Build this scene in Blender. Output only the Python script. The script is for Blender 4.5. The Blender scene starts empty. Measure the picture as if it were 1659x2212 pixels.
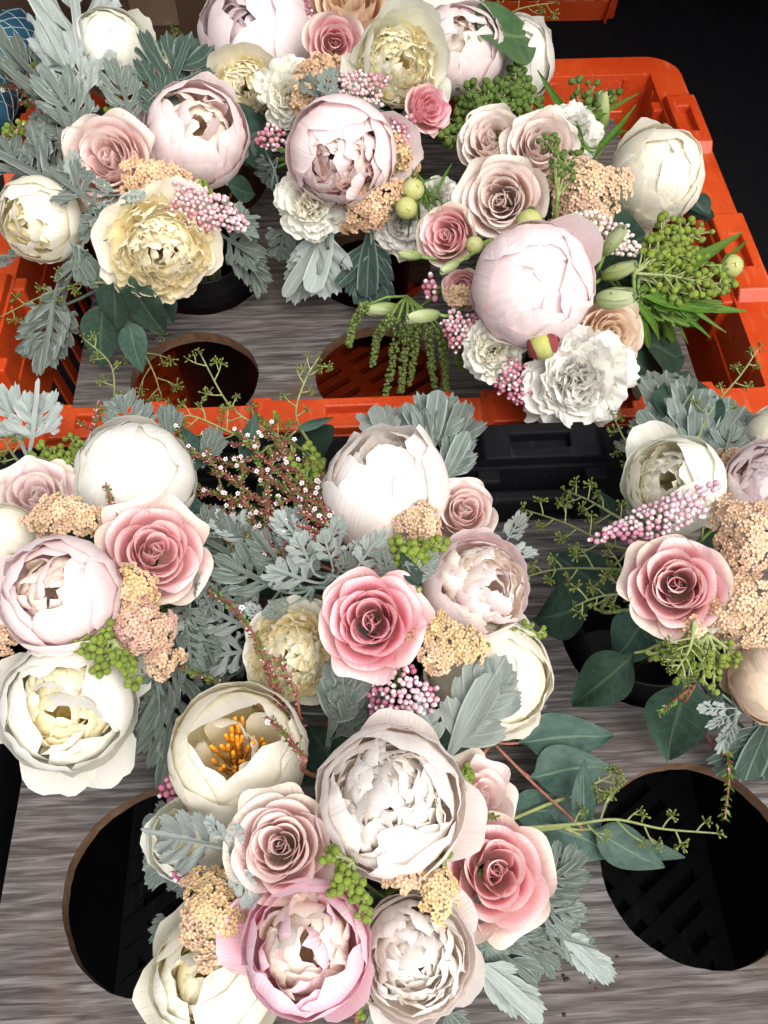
import bpy, math, random
import numpy as np
from mathutils import Vector, Matrix

# ---------------------------------------------------------------- camera, sky, sun, exposure
S = bpy.context.scene
COL = S.collection
PITCH = math.radians(57.0)
CAMZ = 0.589
FPX = 1912.0                      # focal length in pixels of a 1659 x 2212 picture
cam_data = bpy.data.cameras.new('Camera')
cam = bpy.data.objects.new('Camera', cam_data); COL.objects.link(cam)
cam.location = (0, 0, CAMZ)
cam.rotation_euler = (math.pi / 2 - PITCH, 0, 0)
cam_data.sensor_fit = 'VERTICAL'; cam_data.sensor_height = 24.0
cam_data.lens = 24.0 * FPX / 2212.0
cam_data.clip_start = 0.01; cam_data.clip_end = 100
S.camera = cam

SUN_EL, SUN_AZ = math.radians(58), math.radians(148)      # azimuth clockwise from +y
world = bpy.data.worlds.new('World'); S.world = world; world.use_nodes = True
wn = world.node_tree.nodes; wl = world.node_tree.links
sky = wn.new('ShaderNodeTexSky'); sky.sky_type = 'NISHITA'; sky.sun_disc = False
sky.sun_elevation = SUN_EL; sky.sun_rotation = SUN_AZ
sky.air_density = 1.0; sky.dust_density = 8.0; sky.ozone_density = 0.5
veil = wn.new('ShaderNodeHueSaturation'); veil.inputs['Saturation'].default_value = 0.45     # thin overcast: greyer sky
wl.new(sky.outputs[0], veil.inputs['Color']); wl.new(veil.outputs[0], wn['Background'].inputs[0]); wn['Background'].inputs[1].default_value = 0.15
sun_data = bpy.data.lights.new('sun', 'SUN'); sun = bpy.data.objects.new('sun', sun_data); COL.objects.link(sun)
sun_data.energy = 0.5; sun_data.angle = math.radians(100); sun_data.color = (1.0, 0.97, 0.93)
_sd = Vector((math.cos(SUN_EL) * math.sin(SUN_AZ), math.cos(SUN_EL) * math.cos(SUN_AZ), math.sin(SUN_EL)))
sun.rotation_euler = _sd.to_track_quat('Z', 'Y').to_euler()
S.view_settings.view_transform = 'Standard'; S.view_settings.look = 'None'
S.view_settings.exposure = 0.68; S.view_settings.gamma = 1.0
S.view_settings.use_curve_mapping = False
S.render.engine = 'CYCLES'
S.cycles.max_bounces = 12; S.cycles.transmission_bounces = 8; S.cycles.diffuse_bounces = 9

# ---------------------------------------------------------------- pixel -> place helpers
CP, SP = math.cos(PITCH), math.sin(PITCH)
FW, RT, UP = Vector((0, CP, -SP)), Vector((1, 0, 0)), Vector((0, SP, CP))
CAM = Vector((0, 0, CAMZ))
def at(px, py, h):
    d = FW * FPX + RT * (px - 829.5) - UP * (py - 1106)
    return CAM + d * ((h - CAMZ) / d.z)
def depth(p): return (p - CAM).dot(FW)
def mpp(p): return depth(p) / FPX          # metres per pixel at a place
YAW = math.radians(2.7)

# ---------------------------------------------------------------- object helpers
def lin(h):
    h = h.lstrip('#'); out = []
    for i in (0, 2, 4):
        c = int(h[i:i+2], 16) / 255
        out.append(c / 12.92 if c <= 0.04045 else ((c + 0.055) / 1.055) ** 2.4)
    return tuple(out) + (1,)
def tag(o, label, cat, group=None, kind=None):
    if label: o['label'] = label
    if cat: o['category'] = cat
    if group: o['group'] = group
    if kind: o['kind'] = kind
    return o
def empty(name, loc, label, cat, group=None, rot=None):
    o = bpy.data.objects.new(name, None); COL.objects.link(o)
    o.empty_display_size = 0.01
    m = Matrix.Translation(loc)
    if rot is not None: m = m @ rot.to_4x4()
    o.matrix_world = m
    return tag(o, label, cat, group)
def mesh(name, V, F, mat, uv=None, smooth=True, col=None):
    me = bpy.data.meshes.new(name)
    me.from_pydata(V if isinstance(V, list) else V.tolist(), [], F)
    if smooth: me.polygons.foreach_set('use_smooth', [True] * len(me.polygons))
    if uv is not None:
        li = np.empty(len(me.loops), np.int32); me.loops.foreach_get('vertex_index', li)
        me.uv_layers.new(name='UVMap').data.foreach_set('uv', np.asarray(uv, np.float32)[li].ravel())
    if col is not None:
        a = me.color_attributes.new('Col', 'FLOAT_COLOR', 'POINT')
        a.data.foreach_set('color', np.asarray(col, np.float32).ravel())
    me.materials.append(mat)
    return me
def ob(name, me, parent=None, loc=None, mw=None, kind=None):
    o = bpy.data.objects.new(name, me); COL.objects.link(o)
    if parent is not None: o.parent = parent
    if mw is not None: o.matrix_local = mw
    elif loc is not None: o.location = loc
    if kind: o['kind'] = kind
    return o

class MB:
    """collects shapes into one mesh"""
    def __init__(s): s.v = []; s.f = []; s.c = []; s.n = 0; s.uv = []
    def add(s, V, F, col=None, uv=None):
        V = np.asarray(V, float).reshape(-1, 3)
        s.v.append(V); s.f += [tuple(i + s.n for i in f) for f in F]
        s.c.append(np.tile(np.array(col if col is not None else (1, 1, 1, 1), float), (len(V), 1)))
        s.uv.append(np.asarray(uv, float) if uv is not None else np.zeros((len(V), 2)))
        s.n += len(V)
    def box(s, x0, x1, y0, y1, z0, z1):
        s.add([(x, y, z) for z in (z0, z1) for y in (y0, y1) for x in (x0, x1)],
              [(0, 2, 3, 1), (4, 5, 7, 6), (0, 1, 5, 4), (2, 6, 7, 3), (0, 4, 6, 2), (1, 3, 7, 5)])
    def build(s, name, mat, smooth=True, col=False):
        return mesh(name, np.concatenate(s.v), s.f, mat, uv=np.concatenate(s.uv), smooth=smooth, col=np.concatenate(s.c) if col else None)

def smooth_path(P, n=8):
    P = [Vector(p) for p in P]
    if len(P) < 3: return [P[0].lerp(P[-1], i / n) for i in range(n + 1)]
    Q = [P[0] * 2 - P[1]] + P + [P[-1] * 2 - P[-2]]; out = []
    for i in range(1, len(Q) - 2):
        a, b, c, d = Q[i-1:i+3]
        for k in range(n):
            t = k / n
            out.append(0.5 * ((2 * b) + (c - a) * t + (2*a - 5*b + 4*c - d) * t*t + (3*b - a - 3*c + d) * t**3))
    out.append(P[-1]); return out
def tube(mb, P, r0, r1, seg=6, col=None):
    P = [Vector(p) for p in P]; n = len(P); V = []; F = []
    ref = None
    for i, p in enumerate(P):
        t = (P[min(i+1, n-1)] - P[max(i-1, 0)])
        t = t.normalized() if t.length > 1e-9 else Vector((0, 0, 1))
        if ref is None: ref = t.orthogonal().normalized()
        ref = (ref - t * ref.dot(t)); ref = ref.normalized() if ref.length > 1e-6 else t.orthogonal().normalized()
        b = t.cross(ref); r = r0 + (r1 - r0) * i / max(1, n - 1)
        for k in range(seg):
            a = 2 * math.pi * k / seg
            V.append(p + (ref * math.cos(a) + b * math.sin(a)) * r)
    for i in range(n - 1):
        for k in range(seg):
            k2 = (k + 1) % seg
            F.append((i*seg+k, i*seg+k2, (i+1)*seg+k2, (i+1)*seg+k))
    F.append(tuple(range(seg))[::-1]); F.append(tuple((n-1)*seg+k for k in range(seg)))
    mb.add([tuple(v) for v in V], F, col)
def ico(sub=1):
    import bmesh
    bm = bmesh.new(); bmesh.ops.create_icosphere(bm, subdivisions=sub, radius=1)
    V = np.array([v.co[:] for v in bm.verts]); F = [tuple(v.index for v in f.verts) for f in bm.faces]; bm.free()
    return V, F
ICO1, ICO2, ICO3 = ico(1), ico(2), ico(3)
def frame(n, ref=None):
    n = n.normalized(); ref = ref or RT
    x = ref - n * ref.dot(n)
    x = x.normalized() if x.length > 1e-5 else n.orthogonal().normalized()
    y = n.cross(x)
    return Matrix((x, y, n)).transposed()

# ---------------------------------------------------------------- materials
def new_mat(name):
    m = bpy.data.materials.new(name); m.use_nodes = True
    nt = m.node_tree; return m, nt.nodes, nt.links, nt.nodes['Principled BSDF']
def node(N, t, **k):
    n = N.new(t)
    for a, b in k.items(): setattr(n, a, b)
    return n
def mixc(N, Lk, fac, a, b, mode='MIX'):
    n = N.new('ShaderNodeMix'); n.data_type = 'RGBA'; n.blend_type = mode
    for s, x in ((n.inputs[0], fac), (n.inputs[6], a), (n.inputs[7], b)):
        if isinstance(x, (int, float, tuple)): s.default_value = x
        else: Lk.new(x, s)
    return n.outputs[2]
def mth(N, Lk, op, a, b=None, c=None, clamp=False):
    n = N.new('ShaderNodeMath'); n.operation = op; n.use_clamp = clamp
    for i, x in enumerate((a, b, c)):
        if x is None: continue
        if isinstance(x, (int, float)): n.inputs[i].default_value = x
        else: Lk.new(x, n.inputs[i])
    return n.outputs[0]
def ramp(N, Lk, fac, stops):
    n = N.new('ShaderNodeValToRGB'); cr = n.color_ramp
    while len(cr.elements) < len(stops): cr.elements.new(0.5)
    for e, (p, c) in zip(cr.elements, stops): e.position = p; e.color = c if len(c) == 4 else c + (1,)
    Lk.new(fac, n.inputs[0]); return n.outputs[0]
def uvstreak(N, Lk, su, sv, detail=3):
    tc = node(N, 'ShaderNodeTexCoord'); mp = node(N, 'ShaderNodeMapping')
    mp.inputs['Scale'].default_value = (su, sv, 1); Lk.new(tc.outputs['UV'], mp.inputs[0])
    oi = node(N, 'ShaderNodeObjectInfo')
    nz = node(N, 'ShaderNodeTexNoise', noise_dimensions='4D'); nz.inputs['Scale'].default_value = 1.0; nz.inputs['Detail'].default_value = detail
    Lk.new(mp.outputs[0], nz.inputs[0]); Lk.new(mth(N, Lk, 'MULTIPLY', oi.outputs['Random'], 50.0), nz.inputs['W'])
    return tc, nz.outputs[0], oi.outputs['Random']
def petal_mat(name, base, mid, tip, edge=None, trans=0.30, edgew=0.72, var=0.10):
    m, N, L, bs = new_mat(name)
    tc, st, rnd = uvstreak(N, L, 34, 2.0, 4)
    sep = node(N, 'ShaderNodeSeparateXYZ'); L.new(tc.outputs['UV'], sep.inputs[0])
    c = ramp(N, L, sep.outputs[1], [(0.12, lin(base)), (0.5, lin(mid)), (0.92, lin(tip))])
    if edge:
        e = mth(N, L, 'ABSOLUTE', mth(N, L, 'MULTIPLY_ADD', sep.outputs[0], 2.0, -1.0))
        e = mth(N, L, 'MAXIMUM', e, sep.outputs[1])
        ef = node(N, 'ShaderNodeMapRange'); ef.inputs[1].default_value = edgew; ef.inputs[2].default_value = 1.0
        L.new(mth(N, L, 'ADD', e, mth(N, L, 'MULTIPLY_ADD', st, 0.3, -0.15)), ef.inputs[0])
        c = mixc(N, L, ef.outputs[0], c, lin(edge))
    v = mth(N, L, 'MULTIPLY_ADD', st, 0.14, 0.93)
    v = mth(N, L, 'MULTIPLY', v, mth(N, L, 'MULTIPLY_ADD', rnd, var, 1.0 - var * 0.8))
    hsv = node(N, 'ShaderNodeHueSaturation'); L.new(c, hsv.inputs['Color']); L.new(v, hsv.inputs['Value'])
    L.new(mth(N, L, 'MULTIPLY_ADD', rnd, -0.3, 1.1), hsv.inputs['Saturation'])
    c = hsv.outputs[0]
    # small bruises
    nz = node(N, 'ShaderNodeTexNoise'); nz.inputs['Scale'].default_value = 160; nz.inputs['Detail'].default_value = 2
    L.new(tc.outputs['Object'], nz.inputs[0])
    br = node(N, 'ShaderNodeMapRange'); br.inputs[1].default_value = 0.74; br.inputs[2].default_value = 0.80; br.inputs[4].default_value = 0.45
    L.new(nz.outputs[0], br.inputs[0])
    c = mixc(N, L, br.outputs[0], c, lin('b89a70'))
    L.new(c, bs.inputs['Base Color'])
    bs.inputs['Roughness'].default_value = 0.62; bs.inputs['Specular IOR Level'].default_value = 0.25
    bs.inputs['Sheen Weight'].default_value = 0.15
    bp = node(N, 'ShaderNodeBump'); bp.inputs['Strength'].default_value = 0.5; bp.inputs['Distance'].default_value = 0.0013
    L.new(st, bp.inputs['Height']); L.new(bp.outputs[0], bs.inputs['Normal'])
    tr = node(N, 'ShaderNodeBsdfTranslucent'); L.new(c, tr.inputs[0])
    mx = node(N, 'ShaderNodeMixShader'); mx.inputs[0].default_value = trans
    L.new(bs.outputs[0], mx.inputs[1]); L.new(tr.outputs[0], mx.inputs[2])
    L.new(mx.outputs[0], N['Material Output'].inputs[0])
    return m
def leaf_mat(name, dark, light, vein, rough=0.6, trans=0.18, edge=None, fuzz=0.0, under=None):
    m, N, L, bs = new_mat(name)
    tc, st, rnd = uvstreak(N, L, 7, 9, 4)
    sep = node(N, 'ShaderNodeSeparateXYZ'); L.new(tc.outputs['UV'], sep.inputs[0])
    c = mixc(N, L, ramp(N, L, st, [(0.3, (0, 0, 0)), (0.72, (1, 1, 1))]), lin(dark), lin(light))
    au = mth(N, L, 'ABSOLUTE', mth(N, L, 'MULTIPLY_ADD', sep.outputs[0], 2.0, -1.0))
    # midrib and slanting side veins
    mid = node(N, 'ShaderNodeMapRange'); mid.inputs[1].default_value = 0.09; mid.inputs[2].default_value = 0.02
    L.new(au, mid.inputs[0])
    sv = mth(N, L, 'FRACT', mth(N, L, 'MULTIPLY', mth(N, L, 'SUBTRACT', sep.outputs[1], mth(N, L, 'MULTIPLY', au, 0.12)), 9.0))
    sv = mth(N, L, 'ABSOLUTE', mth(N, L, 'SUBTRACT', sv, 0.5))
    sm = node(N, 'ShaderNodeMapRange'); sm.inputs[1].default_value = 0.06; sm.inputs[2].default_value = 0.0; sm.inputs[4].default_value = 0.45
    L.new(sv, sm.inputs[0])
    vf = mth(N, L, 'MAXIMUM', mid.outputs[0], sm.outputs[0])
    c = mixc(N, L, mth(N, L, 'MULTIPLY', vf, 0.7), c, lin(vein))
    if edge:
        ef = node(N, 'ShaderNodeMapRange'); ef.inputs[1].default_value = 0.80; ef.inputs[2].default_value = 1.0; L.new(au, ef.inputs[0])
        c = mixc(N, L, ef.outputs[0], c, lin(edge))
    if under:
        g = node(N, 'ShaderNodeNewGeometry')
        c = mixc(N, L, g.outputs['Backfacing'], c, lin(under))
    hsv = node(N, 'ShaderNodeHueSaturation'); L.new(c, hsv.inputs['Color'])
    L.new(mth(N, L, 'MULTIPLY_ADD', rnd, 0.45, 0.78), hsv.inputs['Value']); L.new(mth(N, L, 'MULTIPLY_ADD', rnd, 0.04, 0.48), hsv.inputs['Hue'])
    c = hsv.outputs[0]
    L.new(c, bs.inputs['Base Color']); bs.inputs['Roughness'].default_value = rough
    bs.inputs['Specular IOR Level'].default_value = 0.3
    if fuzz: bs.inputs['Sheen Weight'].default_value = fuzz; bs.inputs['Sheen Roughness'].default_value = 0.6
    bp = node(N, 'ShaderNodeBump'); bp.inputs['Strength'].default_value = 0.5; bp.inputs['Distance'].default_value = 0.0008
    L.new(mth(N, L, 'MULTIPLY_ADD', vf, 0.8, st), bp.inputs['Height']); L.new(bp.outputs[0], bs.inputs['Normal'])
    tr = node(N, 'ShaderNodeBsdfTranslucent'); L.new(c, tr.inputs[0])
    mx = node(N, 'ShaderNodeMixShader'); mx.inputs[0].default_value = trans
    L.new(bs.outputs[0], mx.inputs[1]); L.new(tr.outputs[0], mx.inputs[2])
    L.new(mx.outputs[0], N['Material Output'].inputs[0])
    return m
def simple_mat(name, c1, c2, scale=300, rough=0.6, useattr=False, bump=0.3, dist=0.0005, spec=0.3, rnd=0.3, tex='Object'):
    m, N, L, bs = new_mat(name)
    tc = node(N, 'ShaderNodeTexCoord'); nz = node(N, 'ShaderNodeTexNoise'); nz.inputs['Scale'].default_value = scale; nz.inputs['Detail'].default_value = 4
    L.new(tc.outputs[tex], nz.inputs[0])
    c = mixc(N, L, ramp(N, L, nz.outputs[0], [(0.3, (0, 0, 0)), (0.7, (1, 1, 1))]), lin(c1), lin(c2))
    if useattr:
        at_ = node(N, 'ShaderNodeAttribute', attribute_name='Col'); c = mixc(N, L, 1.0, c, at_.outputs[0], 'MULTIPLY')
    oi = node(N, 'ShaderNodeObjectInfo'); hsv = node(N, 'ShaderNodeHueSaturation'); L.new(c, hsv.inputs['Color'])
    L.new(mth(N, L, 'MULTIPLY_ADD', oi.outputs['Random'], rnd, 1 - rnd * 0.5), hsv.inputs['Value'])
    L.new(hsv.outputs[0], bs.inputs['Base Color'])
    bs.inputs['Roughness'].default_value = rough; bs.inputs['Specular IOR Level'].default_value = spec
    bp = node(N, 'ShaderNodeBump'); bp.inputs['Strength'].default_value = bump; bp.inputs['Distance'].default_value = dist
    L.new(nz.outputs[0], bp.inputs['Height']); L.new(bp.outputs[0], bs.inputs['Normal'])
    return m

M = {
 'white':   petal_mat('petal_white', 'e4e4c4', 'eeede2', 'f1f0ea'),
 'blushwhite': petal_mat('petal_blush_white', 'f8ead8', 'f8ede6', 'f8f2ec', edge='f8f4f1'),
 'cream':   petal_mat('petal_cream', 'f4ecba', 'f5f0d8', 'f6f3e6'),
 'palecream': petal_mat('petal_pale_cream', 'e6e9c4', 'f0f1e0', 'f4f4ea'),
 'yellow':  petal_mat('petal_lemon', 'fae8a4', 'f9eec0', 'f9f4da', trans=0.28),
 'blush':   petal_mat('petal_blush', 'f4e2cc', 'f5dcdc', 'f6e6e6', edge='f8eeee'),
 'blushin': petal_mat('petal_blush_inner', 'f4dcba', 'f5e6d2', 'f7efe6', trans=0.28),
 'coralin': petal_mat('petal_coral_inner', 'f2c8ae', 'f4d6c8', 'f6e4de', trans=0.28),
 'whitein': petal_mat('petal_white_inner', 'f8ecd4', 'f8f0e4', 'f8f4ee', trans=0.28),
 'lavblush': petal_mat('petal_lavender_blush', 'f0dcd8', 'f0e0e2', 'f4e9eb'),
 'pinkpeony': petal_mat('petal_pink_peony', 'f8dcc8', 'f7c2d2', 'f8d2de', edge='f9e0ea', trans=0.28),
 'rose':    petal_mat('petal_rose', 'fae0d4', 'f8c4c8', 'f9d0d2', edge='f8e6e2', edgew=0.86, trans=0.28),
 'roseout': petal_mat('petal_rose_outer', 'dcd6aa', 'f2ccca', 'f5d8d6', edge='f5eedc', edgew=0.74, trans=0.28),
 'roselight': petal_mat('petal_rose_light', 'fae8d8', 'f9dcd8', 'f9e4e0', edge='f8eee8', edgew=0.82, trans=0.28),
 'roselightout': petal_mat('petal_rose_light_outer', 'e2e0ba', 'f4dedA', 'f6e6e2', edge='f4f0de', edgew=0.74, trans=0.28),
 'rosedeep': petal_mat('petal_rose_deep', 'f8c8c8', 'f5acb8', 'f8bec8', edge='f9e2e0', edgew=0.9, trans=0.28),
 'roselav': petal_mat('petal_rose_lavender', 'f8e4dc', 'f5dcde', 'f6e5e6', edge='f0e6d8', edgew=0.84, trans=0.28),
 'garden':  petal_mat('petal_garden_rose', 'faead8', 'f9e4dc', 'f9ece6', edge='f8f2ec', edgew=0.82, trans=0.28),
 'peach':   petal_mat('petal_peach', 'f4d0b0', 'f6dcc0', 'f7e6d2', edge='f4e8d0', edgew=0.84, trans=0.28),
 'greenbud': petal_mat('petal_green_bud', '86a050', 'a4ba74', 'c0cc98'),
 'limebud': petal_mat('petal_lime_bud', 'a8ac4c', 'c2c46a', 'cccf86'),
 'wine':    petal_mat('petal_wine', '6c2034', '8c3048', '9c4c50'),
 'dusty':   leaf_mat('leaf_dusty_miller', '57665d', '76837b', '9ca69f', rough=0.85, edge='a6b0aa', fuzz=0.2, under='a8b1ad'),
 'dustypale': leaf_mat('leaf_dusty_pale', '8b9791', 'a2aca7', 'b6beba', rough=0.85, edge='b6bfba', fuzz=0.2, under='b4bcba'),
 'dustydark': leaf_mat('leaf_dusty_dark', '2c4238', '40574c', '788c82', rough=0.8, edge='8c9c95', fuzz=0.15, under='b0bfbd'),
 'euc':     leaf_mat('leaf_eucalyptus', '2e463c', '445e52', '627862', rough=0.5, under='6c8880'),
 'eucgreen': leaf_mat('leaf_eucalyptus_green', '40583a', '566e48', '74865a', rough=0.5, under='84987a'),
 'green':   leaf_mat('leaf_green', '3e6020', '5c8030', '84a050', rough=0.45, under='6c8c4c'),
 'darkleaf': leaf_mat('leaf_dark', '22362b', '32493c', '465c4a', rough=0.5, under='46605a'),
 'stem':    simple_mat('stem_green', '5c7a34', '7a9650', rough=0.55),
 'stemdusty': simple_mat('stem_silver', '64746c', '78887f', rough=0.85),
 'twig':    simple_mat('twig_brown_red', '7c4c3c', '98685a', rough=0.7),
 'eucstem': simple_mat('stem_eucalyptus', '74824e', '929a68', rough=0.6),
 'berry':   simple_mat('berry_green', '66782a', '80923e', scale=700, rough=0.65, bump=0.6, rnd=0.4),
 'berrydark': simple_mat('berry_dark_green', '465e26', '5c7434', scale=700, rough=0.65, bump=0.6, rnd=0.4),
 'seed':    simple_mat('seed_green', '56642a', '768242', scale=500, rough=0.6, rnd=0.5),
 'floret':  simple_mat('yarrow_floret', 'e9e9e9', 'ffffff', scale=500, rough=0.75, useattr=True, rnd=0.05),
 'bead':    simple_mat('rice_flower_bead', 'ececec', 'ffffff', scale=500, rough=0.55, useattr=True, rnd=0.05),
 'tiny':    simple_mat('tiny_leaf', '47702a', '6c8e3c', scale=200, rough=0.5, useattr=True),
 'stamen':  simple_mat('stamen_orange', 'd88a1c', 'eaa836', scale=600, rough=0.6),
 'stamenyellow': simple_mat('stamen_yellow', 'd8c040', 'e8d870', scale=600, rough=0.6),
 'amaranth': simple_mat('amaranth_green', '52642e', '76884a', scale=900, rough=0.8, bump=0.8, dist=0.001),
}
# ---------------------------------------------------------------- petals
_TOPO = {}
def grid_faces(nu, nv):
    k = (nu, nv)
    if k not in _TOPO:
        _TOPO[k] = [(j*nu+i, j*nu+i+1, (j+1)*nu+i+1, (j+1)*nu+i) for j in range(nv-1) for i in range(nu-1)]
    return _TOPO[k]
def wob(rng, n, kmax=5.0):
    return [(rng.uniform(1.0, kmax), rng.uniform(0, 6.28), rng.uniform(0.3, 1)) for _ in range(n)]
def wav(W, x):
    return sum(a * np.sin(k * x + p) for k, p, a in W) / max(1e-6, sum(a for _, _, a in W))
R_ = math.radians
def petal(rng, L, W, p0, p1, pw=1.0, Rc=1.0, r0=0.0, z0=0.0, az=0.0, ruf=0.0, rf=5.0, notch=0.0, curl=0.0,
          vt=0.42, base=0.3, nu=9, nv=9, sz=1.0, point=0.0, lean=0.0, curlstart=0.72, wide=0.6):
    s = np.linspace(0, 1, 30)
    ph = p0 + (p1 - p0) * s ** pw + curl * np.clip((s - curlstart) / (1 - curlstart), 0, 1) ** 1.5
    ds = L / 29.0
    rr = r0 + np.concatenate([[0], np.cumsum(np.cos((ph[1:] + ph[:-1]) / 2))]) * ds
    zz = z0 + np.concatenate([[0], np.cumsum(np.sin((ph[1:] + ph[:-1]) / 2))]) * ds
    u = np.linspace(-1, 1, nu); v = np.linspace(0, 1, nv)
    U, Vv = np.meshgrid(u, v)
    vtop = 1 - vt * (1 - np.sqrt(np.clip(1 - (0.97 * U) ** 2, 0, 1))) + point * np.clip(1 - np.abs(U) * 3, 0, 1)
    if notch: vtop = vtop - notch * (0.5 + 0.5 * wav(wob(rng, 4, 11.0), U))
    sv = Vv * vtop
    w = W * (base + (1 - base) * np.sin(np.pi / 2 * np.clip(sv / wide, 0, 1)))
    a = U * w / Rc + lean * sv
    PH = np.interp(sv, s, ph); RR = np.interp(sv, s, rr); ZZ = np.interp(sv, s, zz)
    d = np.zeros_like(U)
    if ruf:
        d = ruf * sv ** 1.6 * wav(wob(rng, 4, rf), U * 2.0 + sv * 0.8) * (0.45 + 0.9 * np.abs(U) ** 1.5) \
            + ruf * 0.35 * wav(wob(rng, 3, 4.0), U + 2.5 * sv) * sv
    er = np.array([math.cos(az), math.sin(az), 0]); ea = np.array([-math.sin(az), math.cos(az), 0]); ez = np.array([0, 0, 1.0])
    n = -np.sin(PH)[..., None] * er + np.cos(PH)[..., None] * ez
    P = RR[..., None] * er + ZZ[..., None] * ez + (Rc * np.sin(a))[..., None] * ea + (Rc * (1 - np.cos(a)) + d)[..., None] * n
    P[..., 2] *= sz
    uv = np.stack([U * 0.5 + 0.5, sv], -1)
    return P.reshape(-1, 3), uv.reshape(-1, 2), nu, nv
def put(root, P, mat, name='petal'):
    V, uv, nu, nv = P
    return ob(name, mesh(name, V, grid_faces(nu, nv), mat, uv=uv), root)

def tip_about(P, R, ang, az):
    """tilt a petal about the flower's centre so that layers are not all on one axis"""
    V, uv, nu, nv = P
    c = np.array((0, 0, R)); m = np.array(Matrix.Rotation(ang, 3, Vector((math.cos(az), math.sin(az), 0))))
    return ((V - c) @ m.T + c, uv, nu, nv)
def shell(root, rng, R, q, n, pe, off, mat, W=(0.8, 1.0), tilt=0.0, taz=0.0, ruf=0.095, notch=0.11, curl=(-64, 4), jit=12, sz=1.0, vt=0.30, rf=8):
    for i in range(n):
        pend = R_(pe + rng.uniform(-jit, jit)); Rl = R * (q + rng.uniform(-.015, .015))
        P = petal(rng, Rl * pend, R * rng.uniform(*W), R_(-4), pend, 1.0, Rl * 1.02, az=off + 6.283 * i / n + rng.uniform(-.22, .22), ruf=ruf * R, rf=rf, notch=notch, vt=vt,
                  nu=13, nv=13, curl=R_(rng.uniform(*curl)), curlstart=0.84, lean=rng.uniform(-.15, .15), wide=0.5)
        V, uv, nu, nv = tip_about(P, Rl, tilt + rng.uniform(-.10, .10), taz + rng.uniform(-.5, .5))
        V = V + np.array((0, 0, R - Rl)); V[:, 2] *= sz
        put(root, (V, uv, nu, nv), mat)
def crumple(root, rng, R, n, mat, rmax=0.8, ztop=1.25, zedge=0.9, z0=0.35, W=(0.22, 0.40), ruf=0.09, notch=0.2, cx=0.0, cy=0.0, over=(45, 105)):
    """a crowd of incurved inner petals whose backs follow a dome"""
    for i in range(n):
        k = (i + 0.5) / n; rho = math.sqrt(k) * rmax; az = i * 2.39996 + rng.uniform(-.3, .3)
        T = (rho * R, R * (ztop + (zedge - ztop) * (rho / rmax) ** 2) * rng.uniform(0.94, 1.05)); B = (rho * 0.6 * R, z0 * R)
        d = math.hypot(T[0] - B[0], T[1] - B[1]); el = math.degrees(math.atan2(T[1] - B[1], T[0] - B[0]))
        w = R * rng.uniform(*W); bendover = rng.uniform(*over)
        V, uv, nu, nv = petal(rng, d + w * 0.9, w, R_(el - 12), R_(el + 4), 1.0, R * rng.uniform(.30, .55) * (w / (0.3 * R)) ** .5,
            r0=B[0], z0=B[1], az=az, ruf=ruf * R, rf=6, notch=notch, vt=0.3, nu=10, nv=10, base=0.3, curl=R_(bendover), curlstart=max(.35, d / (d + w * 0.9) - .22))
        tw = rng.uniform(-.9, .9); c0 = np.array((math.cos(az) * rho * .8 * R, math.sin(az) * rho * .8 * R, 0)); m = np.array(Matrix.Rotation(tw, 3, 'Z'))
        put(root, ((V - c0) @ m.T + c0 + np.array((cx * R, cy * R, 0)), uv, nu, nv), mat)
def guards(root, rng, R, n, mat, off, ph=(45, 80), L=1.75, W=0.66):
    for i in range(n):
        put(root, petal(rng, R * L * rng.uniform(.92, 1.06), R * W * rng.uniform(.85, 1.15), R_(-8), R_(rng.uniform(*ph)), 0.9, R * 1.25, az=off + i * 2.4 + rng.uniform(-.3, .3), ruf=0.11 * R, rf=6, notch=0.09,
            nu=11, nv=11, curl=R_(rng.uniform(-35, 15)), vt=.34, lean=rng.uniform(-.15, .15)), mat)

def fl_globe(root, R, rng, pal, sz=1.08, tight=1.0, loose=2):
    a, b, c = pal; off = rng.uniform(0, 6.28); ta = rng.uniform(0, 6.28)
    shell(root, rng, R, 0.82, 4, 192, off, b, W=(0.95, 1.1), sz=sz, curl=(0, 10), jit=3, notch=.02)
    shell(root, rng, R, 0.87, 4, 178, off + .7, b, W=(0.8, 1.0), tilt=.15, taz=ta, sz=sz, curl=(-30, 10))
    shell(root, rng, R, 0.915, 5, 164 * tight, off + 1.3, b, W=(0.75, 1.0), tilt=.25, taz=ta + 2, sz=sz, jit=18)
    shell(root, rng, R, 0.955, 5, 150 * tight, off + 2.2, a, W=(0.75, 1.0), tilt=.22, taz=ta + 4, sz=sz, jit=18)
    shell(root, rng, R, 1.00, 5, 128 * tight, off + 2.9, a, W=(0.75, 1.0), tilt=.15, taz=ta + 1, sz=sz, jit=20)
    shell(root, rng, R, 1.035, 3, 104, off + 3.6, a, W=(0.7, 0.95), sz=sz, jit=16)
    guards(root, rng, R, loose, a, off + 1, (60, 92))
    return R * sz
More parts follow.
